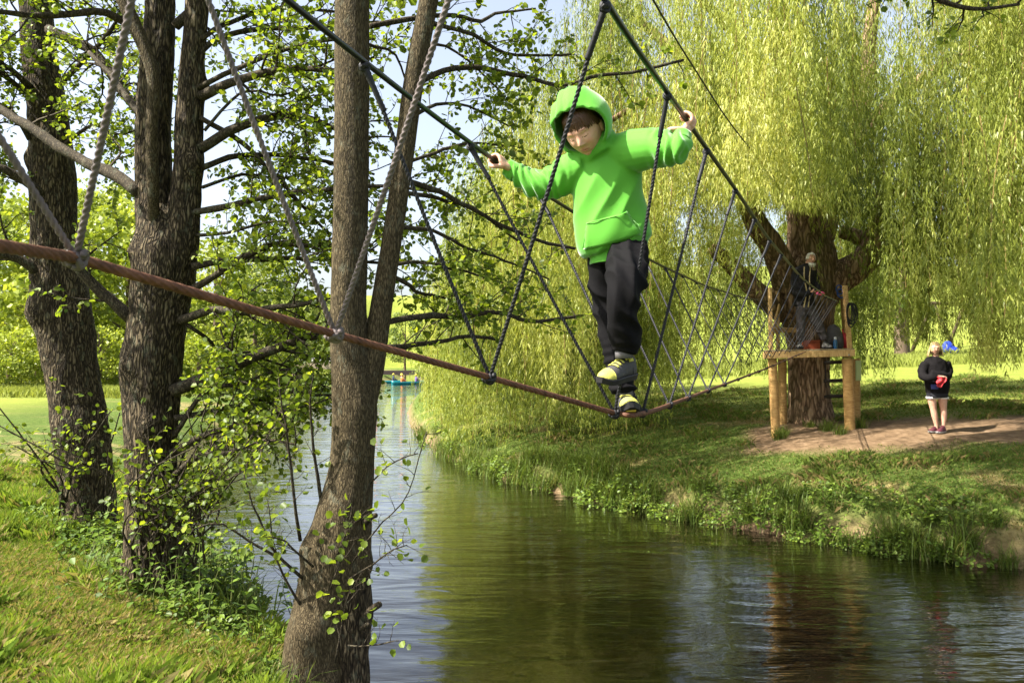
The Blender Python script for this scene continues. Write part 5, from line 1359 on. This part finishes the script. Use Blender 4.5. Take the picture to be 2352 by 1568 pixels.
# trousers
mb = MB()
mb.tube(catmull([Q(1418, 548, 3.33), Q(1418, 585, 3.33), Q(1415, 615, 3.33)], 8), np.tile([[.118, .105]], (8, 1)), 24, side=lat)
def leg(pts):
    q = catmull(np.array([np.r_[c, r] for c, r in pts]), 40); mb.tube(q[:, :3], q[:, 3], 22)
leg([(Q(1396, 590, 3.35), .086), (Q(1390, 635, 3.37), .077), (Q(1393, 690, 3.385), .066), (Q(1400, 735, 3.38), .060), (Q(1409, 790, 3.37), .055), (Q(1419, 840, 3.355), .052), (Q(1428, 880, 3.34), .052), (Q(1431, 896, 3.335), .058), (Q(1432, 902, 3.335), .050)])
leg([(Q(1440, 578, 3.30), .092), (Q(1440, 605, 3.20), .088), (Q(1436, 645, 3.08), .079), (Q(1432, 690, 3.055), .067), (Q(1431, 735, 3.08), .063), (Q(1434, 770, 3.11), .065), (Q(1437, 790, 3.12), .060), (Q(1434, 803, 3.12), .052), (Q(1433, 809, 3.12), .046)])
mb.ball(Q(1455, 776, 3.16), (.034, .05, .04))
me = remesh(mb, .007, 4)
c2m = mesh_co(me); n2m = mesh_no(me); p2 = uvp(c2m)
f1 = (1 - 2 * np.abs(np.sin(c2m[:, 2] * 34 + c2m[:, 0] * 30 + 9 * fbm(c2m * 4, 2)))) * sstep(.35, .8, vnoise(c2m * 6))
f2 = (1 - 2 * np.abs(np.sin(c2m[:, 0] * 48 + 5 * fbm(c2m * A(3, 3, 1.2) + 3, 2)))) * sstep(.3, .7, vnoise(c2m * A(4, 4, 2) + 7)) 
low_ = sstep(2.62, 2.45, c2m[:, 2]) 
f3 = np.sin(c2m[:, 2] * 170 + 8 * fbm(c2m * 8, 2)) * low_
set_co(me, c2m + n2m * (.0075 * f1 + .0070 * f2 + .0045 * f3)[:, None])
link("trousers", me, BLACK, boy)
# skin: head, neck, hands, ankles
head(boy, hc0 - hu * .022 + hf * .004, hf, hu, 1.0)
mb = MB(); mb.tube([hc0 - hu * .06 - hf * .03, hc0 - hu * .12 - hf * .05], [.045, .05], 14); mb.build("neck", SKIN, boy)
hair_locks(boy, hc0 - hu * .022 + hf * .004, hf, hu, 1.0, HAIR_BR, 300, [(-.95, .75, .82, .062, 1.0), (-.8, .8, .86, .068, 1.0), (-1.4, -.6, .66, .05, 1.0), (.6, 1.3, .75, .03, 1.0)], seed=4, rad=.0026, cap=lambda az: .62 if abs(math.sin(az / 2)) < .55 else .1)
tl = nrm(hand_l(np.array([gl_[1] + .2]))[0] - gl_); tr_ = nrm(hand_r(np.array([gr_[1] + .2]))[0] - gr_)
mb = MB(); grip(mb, gl_, -tl, wl - gl_, wl, A(-.1, -.2, 1), 1.0, "wrap"); link("hand", remesh(mb, .0026, 4), SKIN, boy)
wr0 = Q(1567, 309, 3.085)
mb = MB(); grip(mb, gr_, -tr_, wr0 - gr_, gr_ + nrm(wr0 - gr_) * .088, A(.75, .25, .45), 1.0, nrm(A(-1, .15, .05))); link("hand", remesh(mb, .0026, 4), SKIN, boy)
SOCK = plain("grey_sock", (.10, .095, .10), .85, .2)
mb = MB(); mb.tube([Q(1433, 800, 3.12), Q(1434, 822, 3.12)], [.036, .036], 14); mb.build("sock", SOCK, boy)
mb = MB(); mb.tube([Q(1432, 895, 3.335), Q(1434, 912, 3.32)], [.038, .038], 14); mb.build("sock", SOCK, boy)
YL = plain("yellow_mesh_fabric", (.46, .44, .09), .6, .3, 30, .15, .002, 180); GRY = plain("charcoal_shoe_fabric", (.05, .048, .05), .7, .3, 40, .3, .001, 200); SOL = plain("black_rubber", (.016, .015, .016), .6, .3); TRD = plain("yellow_rubber", (.50, .36, .03), .6, .3)
shoe(boy, Q(1453, 856, 3.20), Q(1378, 874, 3.045), A(.10, -.10, 1), 1.0, (GRY, YL, SOL, YL, None))
hl_ = foot_path[np.argmin(np.abs(foot_path[:, 1] - 3.3))]
shoe(boy, Q(1427, 944, 3.385), Q(1452, 931, 3.195), A(-.1, .3, 1), 1.0, (GRY, YL, SOL, YL, TRD))

# ---------------- generic adult pieces
def limb(mb, pts, n=14, m=20):
    q = catmull(np.array([np.r_[c, r] for c, r in pts]), m); mb.tube(q[:, :3], q[:, 3], n)
def small_hand(mb, c, d, s=1.0, seed=0):
    d = nrm(d); a = nrm(np.cross(d, A(0, 0, 1)) + A(.01, 0, 0)); b = np.cross(a, d)
    mb.tube(catmull([c - d * .03, c + d * .03, c + d * .08], 8), np.tile([[.042 * s, .018 * s]], (8, 1)), 10, side=a)
    for i in range(4):
        o_ = (i - 1.5) * .021 * s; L = (.075, .085, .08, .06)[i] * s
        mb.tube(catmull([c + d * .06 + a * o_, c + d * (.08 + L * .5) + a * o_ + b * .006, c + d * (.08 + L * .75) + a * o_ - b * .03], 8), np.linspace(.010, .007, 8) * s, 7)
    mb.tube(catmull([c + a * .03 * s, c + a * .055 * s + d * .035, c + a * .05 * s + d * .075 - b * .015], 8), np.linspace(.012, .008, 8) * s, 7)
# ---------------- instructor on the platform
JKT = plain("black_fleece", (.014, .013, .015), .85, .2, 20, .3, .003, 90); TRS = plain("grey_trousers", (.06, .052, .056), .8, .2, 8, .35, .004, 40); BOOT = plain("grey_boots", (.17, .16, .155), .5, .4, 20, .4)
man = tag(empty("person", Q(1865, 790, 15.55)), "white-haired bearded person in black jacket standing on the tree platform, holding a line", "person")
MD = 15.5
mb = MB()
arr = catmull(np.array([np.r_[Q(1848, 702, MD), .19, .13], np.r_[Q(1846, 670, MD), .18, .13], np.r_[Q(1846, 640, MD), .20, .14], np.r_[Q(1848, 622, MD), .19, .125], np.r_[Q(1853, 612, MD), .09, .085], np.r_[Q(1856, 606, MD), .062, .06]]), 24)
mb.tube(arr[:, :3], arr[:, 3:], 20, side=A(.9, -.3, 0))
limb(mb, [(Q(1831, 622, MD), .085), (Q(1825, 645, MD), .075), (Q(1828, 672, MD - .05), .066), (Q(1846, 674, MD - .25), .055), (Q(1862, 670, MD - .36), .043)])
limb(mb, [(Q(1866, 622, MD), .08), (Q(1872, 642, MD), .072), (Q(1877, 662, MD - .12), .06), (Q(1871, 668, MD - .34), .043)])
me = remesh(mb, .014, 4); cloth_wrinkle(me, .022, 9, A(1, 1, 1), 2); link("jacket", me, JKT, man)
mb = MB()
mb.tube(catmull([Q(1848, 690, MD), Q(1849, 712, MD)], 6), np.tile([[.17, .125]], (6, 1)), 16, side=A(.9, -.3, 0))
limb(mb, [(Q(1840, 705, MD), .105), (Q(1840, 735, MD), .088), (Q(1839, 760, MD), .076), (Q(1838, 783, MD), .072)])
limb(mb, [(Q(1858, 705, MD), .108), (Q(1872, 732, MD - .04), .094), (Q(1884, 755, MD - .02), .078), (Q(1893, 778, MD), .070)])
me = remesh(mb, .014, 4); cloth_wrinkle(me, .028, 8, A(1, 1, 1.4), 7); link("trousers", me, TRS, man)
for hx, tx in ((Q(1836, 789, MD + .08), Q(1837, 791, MD - .2)), (Q(1889, 786, MD + .05), Q(1911, 787, MD - .1))):
    hx[2] = tx[2] = TOP + .022
    shoe(man, hx, tx, A(0, 0, 1), 1.45, (BOOT, BOOT, SOL, BOOT, None), .022)
mh = Q(1862, 594, MD - .03); mf = A(.10, -.98, -.10)
head(man, mh, mf, A(.05, 0, 1), 1.08, 64, 56)
hair_locks(man, mh, mf, A(.05, 0, 1), 1.08, HAIR_W, 110, [(1.0, 2.6, .75, .09, 1.0), (-2.6, -1.0, .75, .09, 1.0), (2.4, 3.9, .7, .11, 1.0), (-.9, .9, 1.25, .03, .5)], seed=9, rad=.007, cap=lambda az: .72 if abs(math.sin(az / 2)) < .5 else -.1)
r_, f_, u_ = frame(mf, A(.05, 0, 1)); rb = np.random.default_rng(5); mb = MB()
for k in range(70):
    a = rb.uniform(-1.25, 1.25); st_ = mh + (r_ * math.sin(a) * .062 + f_ * (.030 + .06 * math.cos(a)) - u_ * (.066 + .012 * math.cos(a))) * 1.08
    mb.tube([st_, st_ + f_ * .012 - u_ * .03 + r_ * rb.normal(0, .006), st_ + f_ * .006 - u_ * rb.uniform(.045, .085)], [.008, .008, .002], 5)
mb.build("beard", HAIR_W, man)
mb = MB(); small_hand(mb, Q(1866, 669, MD - .38), A(.6, -.7, .1), 1.0); link("hand", remesh(mb, .009, 2), SKIN, man)
mb = MB(); small_hand(mb, Q(1872, 667, MD - .37), A(-.4, -.8, .1), 1.0); link("hand", remesh(mb, .009, 2), SKIN, man)
mb = MB(); mb.tube([Q(1857, 601, MD), Q(1854, 616, MD)], [.06, .062], 12); mb.build("neck", SKIN, man)
CORD = plain("tan_cord", (.42, .33, .18), .7, .2)
for sg in (-1, 1):
    q0 = Q(1854 + 7 * sg, 612, MD - .1); 
    mb = MB(); mb.tube(catmull([q0, Q(1853 + 6 * sg, 640, MD - .19), Q(1856 + 4 * sg, 668, MD - .2), Q(1851 + 5 * sg, 705, MD - .2)], 16), .011, 6); mb.build("lanyard", CORD, man)
PINK = plain("pink_plastic", (.75, .10, .25), .4, .4)
mb = MB(); mb.ball(Q(1884, 673, MD - .5), (.085, .03, .035)); tag(mb.build("pink_tag", PINK), "small bright pink tag beside the instructor's hands", "tag")
# ---------------- woman on the path
wd = 14.4; wf = Q(2156, 982, wd); wg = gz(wf[0], wd); dz = wg - wf[2]
def QW(px, py, d=wd): p = Q(px, py, d); p[2] += dz; return p
wom = tag(empty("person", (wf[0], wd, wg)), "blonde person in black jacket and shorts standing with folded arms on the bare earth", "person")
JK2 = plain("black_jacket", (.008, .007, .008), .85, .12, 12, .3, .003, 60); SHT = plain("dark_shorts", (.02, .02, .026), .8, .2); WTR = plain("white_trim", (.75, .75, .75), .7, .2); TSH = plain("blue_shirt", (.05, .06, .20), .8, .2)
mb = MB()
for pts in ([(QW(2140, 885), .092), (QW(2140, 905), .078), (QW(2143, 926), .056), (QW(2146, 943), .052), (QW(2150, 965), .034), (QW(2150, 976), .034)], [(QW(2164, 885), .092), (QW(2164, 905), .080), (QW(2166, 926), .058), (QW(2167, 944), .054), (QW(2166, 966), .035), (QW(2166, 978), .034)]): limb(mb, pts)
link("legs", remesh(mb, .011, 3), SKIN, wom)
mb = MB(); arr = catmull(np.array([np.r_[QW(2152, 891), .185, .14], np.r_[QW(2152, 870), .205, .15], np.r_[QW(2150, 845), .195, .15], np.r_[QW(2148, 825), .20, .13], np.r_[QW(2148, 813), .165, .105], np.r_[QW(2149, 808), .07, .07]]), 22)
mb.tube(arr[:, :3], arr[:, 3:], 20, side=A(1, -.1, 0))
limb(mb, [(QW(2127, 822), .085), (QW(2119, 838), .08), (QW(2119, 852, wd - .08), .072), (QW(2133, 856, wd - .2), .062), (QW(2153, 850, wd - .22), .05)])
limb(mb, [(QW(2170, 822), .085), (QW(2177, 838), .08), (QW(2174, 852, wd - .08), .072), (QW(2158, 850, wd - .21), .064), (QW(2138, 844, wd - .2), .052)])
me = remesh(mb, .014, 4); cloth_wrinkle(me, .028, 7, A(1, 1, 1), 12); link("jacket", me, JK2, wom)
mb = MB(); mb.tube(catmull([QW(2152, 870), QW(2152, 890), QW(2152.5, 901)], 8), np.tile([[.185, .135]], (8, 1)), 20, side=A(1, 0, 0))
so_ = mb.build("shorts", SHT, wom)
for cx in (2141, 2164):
    mb = MB(); mb.tube([QW(cx, 899), QW(cx, 903.5)], [[.106, .1], [.108, .102]], 16, side=A(1, 0, 0)); mb.build("shorts_hem", WTR, so_)
mb = MB(); mb.box(QW(2146, 876, wd - .155), (.06, .012, .045)); mb.build("shirt_tail", TSH, wom)
wh = QW(2147, 790, wd - .02); wfd = A(-.28, -.95, -.02)
head(wom, wh, wfd, A(0, 0, 1), 1.08, 64, 56)
hair_locks(wom, wh, wfd, A(0, 0, 1), 1.12, HAIR_BL, 190, [(1.15, 2.4, .9, .22, 1.0), (-2.4, -1.25, .9, .22, 1.0), (2.3, 4.0, .8, .20, 1.0)], seed=12, rad=.009, cap=lambda az: .75 if abs(math.sin(az / 2)) < .38 else -.35)
mb = MB(); mb.tube([QW(2148, 800), QW(2149, 812)], [.055, .06], 12); mb.build("neck", SKIN, wom)
mb = MB(); small_hand(mb, QW(2156, 851, wd - .25), A(.9, -.3, -.2), .9); link("hand", remesh(mb, .009, 2), SKIN, wom)
TRN = plain("maroon_trainer", (.09, .02, .03), .6, .3, 20, .4); TSO = plain("grey_sole", (.30, .29, .28), .7, .2)
for hx, tx in ((QW(2156, 976, wd + .05), QW(2133, 978, wd - .08)), (QW(2169, 979, wd + .02), QW(2152, 984, wd - .16))):
    hx[2] = gz(hx[0], hx[1]) + .03; tx[2] = gz(tx[0], tx[1]) + .03
    shoe(wom, hx, tx, A(0, 0, 1), 1.2, (TRN, TRN, TSO, TRN, None), .02)
RC = plain("red_cloth", (.50, .03, .04), .55, .3, 14, .3)
rc_ = QW(2160, 862, wd - .3); mb = MB(); g_ = np.linspace(0, 1, 9)
V = [(rc_[0] + (a - .5) * .12 + .03 * math.sin(b * 5), rc_[1] + .03 * math.sin(a * 9 + b * 4), rc_[2] + .07 - b * .19 * (.55 + .45 * math.sin(a * 2.6))) for a in g_ for b in g_]
mb.add(V, [(i * 9 + j, i * 9 + j + 1, (i + 1) * 9 + j + 1, (i + 1) * 9 + j) for i in range(8) for j in range(8)])
o = mb.build("red_cloth", RC); m_ = o.modifiers.new("s", 'SOLIDIFY'); m_.thickness = .012
tag(o, "crumpled red cloth held in the folded arms of the blonde person", "cloth")
# ------------------------------------------------------------------ bank plants
PLM = [leaf_mat("nettle_leaf", [(0, (.05, .09, .015)), (.5, (.10, .17, .022)), (1, (.19, .28, .035))], .4), leaf_mat("dock_leaf", [(0, (.06, .10, .018)), (.5, (.13, .20, .03)), (1, (.26, .34, .05))], .4)]
STEMM = plain("plant_stem", (.12, .14, .04), .7, .2)
POINT_T = np.array([(0, 0, 0), (.3, .30, .05), (.62, .22, .03), (1.0, 0, -.08), (.62, -.22, .03), (.3, -.30, .05)]); POINT_F = [(0, 1, 2, 3), (0, 3, 4, 5)]
def nettle(seed, h=.45, n=12, spread=.2, leaf=.085):
    r = np.random.default_rng(seed); o = empty("nettle_clump", (0, 0, 0)); mb = MB(); B, D, N_, L = [], [], [], []
    for i in range(n):
        b = A(r.normal(0, spread), r.normal(0, spread), -.04); H = h * r.uniform(.55, 1.15); ln = A(r.normal(0, .2), r.normal(0, .2), 1)
        p = catmull([b, b + ln * H * .5, b + ln * H + A(r.normal(0, .04), r.normal(0, .04), -.02)], 7); mb.tube(p, np.linspace(.005, .002, 7), 4, cap=False)
        for k in range(2, 7):
            a = k * 1.57 + r.uniform(-.3, .3)
            for q in (0, math.pi):
                B.append(p[k]); D.append(A(math.cos(a + q), math.sin(a + q), -.15 - .35 * r.uniform())); N_.append(A(r.normal(0, .25), r.normal(0, .25), 1)); L.append(leaf * r.uniform(.6, 1.2) * (1.1 - .07 * k))
    mb.build("stems", STEMM, o)
    tag(mass("leaves", leaf_arrays(np.array(B), np.array(D), np.array(N_), np.array(L), POINT_T), 6, PLM[0], o, np.clip(r.beta(1.6, 2, len(B)), 0, 1), POINT_F), kind="stuff")
    return o
def mound(seed, n=230, R=.34, H=.26, leaf=.05):
    r = np.random.default_rng(seed); o = empty("leafy_plant", (0, 0, 0)); mb = MB()
    d = nrm(r.normal(0, 1, (n, 3)) * A(1, 1, .7)); d[:, 2] = np.abs(d[:, 2]); p = d * A(R, R, H) * r.uniform(.5, 1.0, n)[:, None] ** .5 + A(0, 0, -.02)
    for i in range(0, n, 5): mb.tube(catmull([(p[i][0] * .2, p[i][1] * .2, -.06), p[i] * A(.6, .6, .7), p[i]], 5), .0025, 3, cap=False)
    mb.build("stems", STEMM, o)
    tag(mass("leaves", leaf_arrays(p, d * A(1, 1, .2) + r.normal(0, .4, (n, 3)), d + A(0, 0, .6) + r.normal(0, .3, (n, 3)), leaf * r.uniform(.6, 1.3, n)), 8, PLM[1], o, np.clip(r.beta(1.6, 2, n), 0, 1), LEAF_F), kind="stuff")
    return o
def tussock(seed, n=150, H=.5, sp=.1):
    r = np.random.default_rng(seed); a = r.uniform(0, 6.28, n); b = np.stack([r.normal(0, sp, n), r.normal(0, sp, n), np.full(n, -.05)], 1)
    out = np.stack([np.cos(a), np.sin(a), 0 * a], 1); h = H * r.uniform(.5, 1.15, n); ln = r.uniform(.25, 1.0, n); w = np.stack([-np.sin(a), np.cos(a), 0 * a], 1) * .006
    def pt(t): return b + out * (ln * h * t ** 1.7)[:, None] + A(0, 0, 1) * (h * (t - .55 * ln * t ** 2.4))[:, None]
    V = np.stack([pt(0) - w, pt(0) + w, pt(.4) + w, pt(.72) + w * .7, pt(1.0), pt(.72) - w * .7, pt(.4) - w], 1)
    o = mass("grass_tussock", V, 7, GM_far, None, np.clip(r.uniform(.25, 1, n), 0, 1), [(0, 1, 2, 6), (2, 3, 5, 6), (3, 4, 5)])
    return o
KIND = {"nettle": [nettle(1), nettle(2, .38, 10), nettle(3, .55, 14, .24)], "mound": [mound(4), mound(5, 190, .28, .22), mound(6, 290, .42, .30)], "tussock": [tussock(7), tussock(8, 120, .4), tussock(9, 170, .6)]}
first = {k: [True] * 3 for k in KIND}
def put(kind, v, x, y, s, rot, label, group, cat, dz=0):
    o = KIND[kind][v] if first[kind][v] else copy_tree(KIND[kind][v]); first[kind][v] = False
    o.location = (x, y, float(max(ground(x, y), -.02)) + dz); o.rotation_euler = (0, 0, rot); o.scale = (s, s, s)
    tag(o, label, cat, group)
r = np.random.default_rng(321)
def bank_point(px, lift):
    """a point of the far bank's edge at picture column px, lift metres inland"""
    u = px * SC; y = np.linspace(8.6, 30, 1200); best = None
    x = (u - 512) / FOCAL * y; s, rr = river(x, y); k = np.where((s > lift) & rr)[0]
    return x[k[0]], y[k[0]]
LBL = {"nettle": ("upright nettle clump on the far river bank's edge", "nettles along the far bank", "plant"), "mound": ("broad-leaved green plant spilling over the far river bank", "leafy plants along the far bank", "plant"), "tussock": ("arching grass tussock overhanging the water on the far bank", "grass tussocks along the far bank", "grass")}
for i in range(122):
    px = 1010 + (2345 - 1010) * ((i * .618034) % 1.0) + r.uniform(-8, 8)
    if px > 2215 and r.uniform() < .65: continue
    lift = r.choice([.02, .1, .22, .4, .7], p=[.32, .28, .2, .12, .08]); x, y = bank_point(px, lift)
    kind = r.choice(["nettle", "mound", "tussock"], p=[.32, .22, .46])
    put(kind, int(r.integers(0, 3)), x, y, r.uniform(.65, 1.1), r.uniform(0, 6.28), *LBL[kind], dz=r.uniform(-.03, .03))
# near bank: round the feet of the alders and along the edge
NB = {"nettle": ("dark nettle clump in the thicket at the alders' feet", "nettles at the alders' feet", "plant"), "mound": ("bright leafy plant on the near bank at the water's edge", "leafy plants on the near bank", "plant"), "tussock": ("grass tussock on the near bank beside the alders", "grass tussocks on the near bank", "grass")}
for (px, py, d, kind, s) in ((300, 1270, 7.1, "nettle", 1.2), (340, 1320, 6.6, "nettle", 1.1), (420, 1330, 6.5, "nettle", 1.0), (250, 1200, 7.9, "nettle", 1.2), (460, 1290, 7.0, "nettle", 1.1), (380, 1290, 6.9, "mound", 1.1), (200, 1180, 8.3, "mound", 1.2), (130, 1180, 8.4, "nettle", 1.0), (480, 1390, 6.1, "mound", .8), (520, 1370, 6.2, "mound", .7), (540, 1330, 6.6, "tussock", 1.2), (500, 1300, 6.9, "tussock", 1.3), (600, 1460, 5.6, "mound", .7), (640, 1500, 5.4, "mound", .7), (620, 1540, 5.2, "tussock", .8), (560, 1440, 5.8, "nettle", .9), (600, 1400, 6.0, "nettle", .8), (660, 1440, 5.7, "mound", .6), (440, 1370, 6.2, "mound", .9), (350, 1360, 6.2, "nettle", .8), (240, 1260, 7.2, "tussock", 1.0), (280, 1300, 6.8, "tussock", .9), (560, 1500, 5.4, "mound", .5), (90, 1150, 8.8, "mound", 1.1), (400, 1250, 7.3, "nettle", 1.3), (310, 1220, 7.6, "nettle", 1.3), (330, 1180, 8.0, "mound", 1.4), (450, 1240, 7.5, "mound", 1.2), (690, 1540, 5.15, "mound", .6), (650, 1560, 5.0, "nettle", .6), (430, 1190, 7.8, "mound", 1.5), (480, 1230, 7.4, "nettle", 1.4), (510, 1270, 7.1, "mound", 1.2), (540, 1300, 6.8, "nettle", 1.2), (400, 1330, 6.5, "nettle", 1.2), (300, 1290, 6.9, "nettle", 1.2), (460, 1350, 6.3, "nettle", 1.0), (220, 1230, 7.6, "nettle", 1.1), (160, 1210, 7.9, "nettle", .9), (570, 1390, 6.1, "mound", .8)):
    q = Q(px, py, d); put(kind, int(r.integers(0, 3)), q[0], d, s, r.uniform(0, 6.28), *NB[kind])
for (px, d) in ((1790, 15.0), (1800, 15.3), (1860, 15.9), (1900, 15.4), (1930, 15.0), (1975, 15.3)):
    q = Q(px, 990, d); put("tussock", int(r.integers(0, 3)), q[0], d, .6, r.uniform(0, 6.28), "grass tuft growing at the foot of the platform posts", "grass tufts under the platform", "grass")

for i in range(46):
    px = 965 + (1500 - 965) * ((i * .618034 + .3) % 1.0); x, y = bank_point(px, float(r.choice([.03, .12, .25, .45])))
    kind = r.choice(["tussock", "mound"], p=[.7, .3])
    put(kind, int(r.integers(0, 3)), x, y, r.uniform(.8, 1.4), r.uniform(0, 6.28), {"tussock": "sunlit long grass tussock under the trailing willow strands", "mound": "sunlit leafy plant under the trailing willow strands"}[kind], "sunlit plants under the willow strands", {"tussock": "grass", "mound": "plant"}[kind])
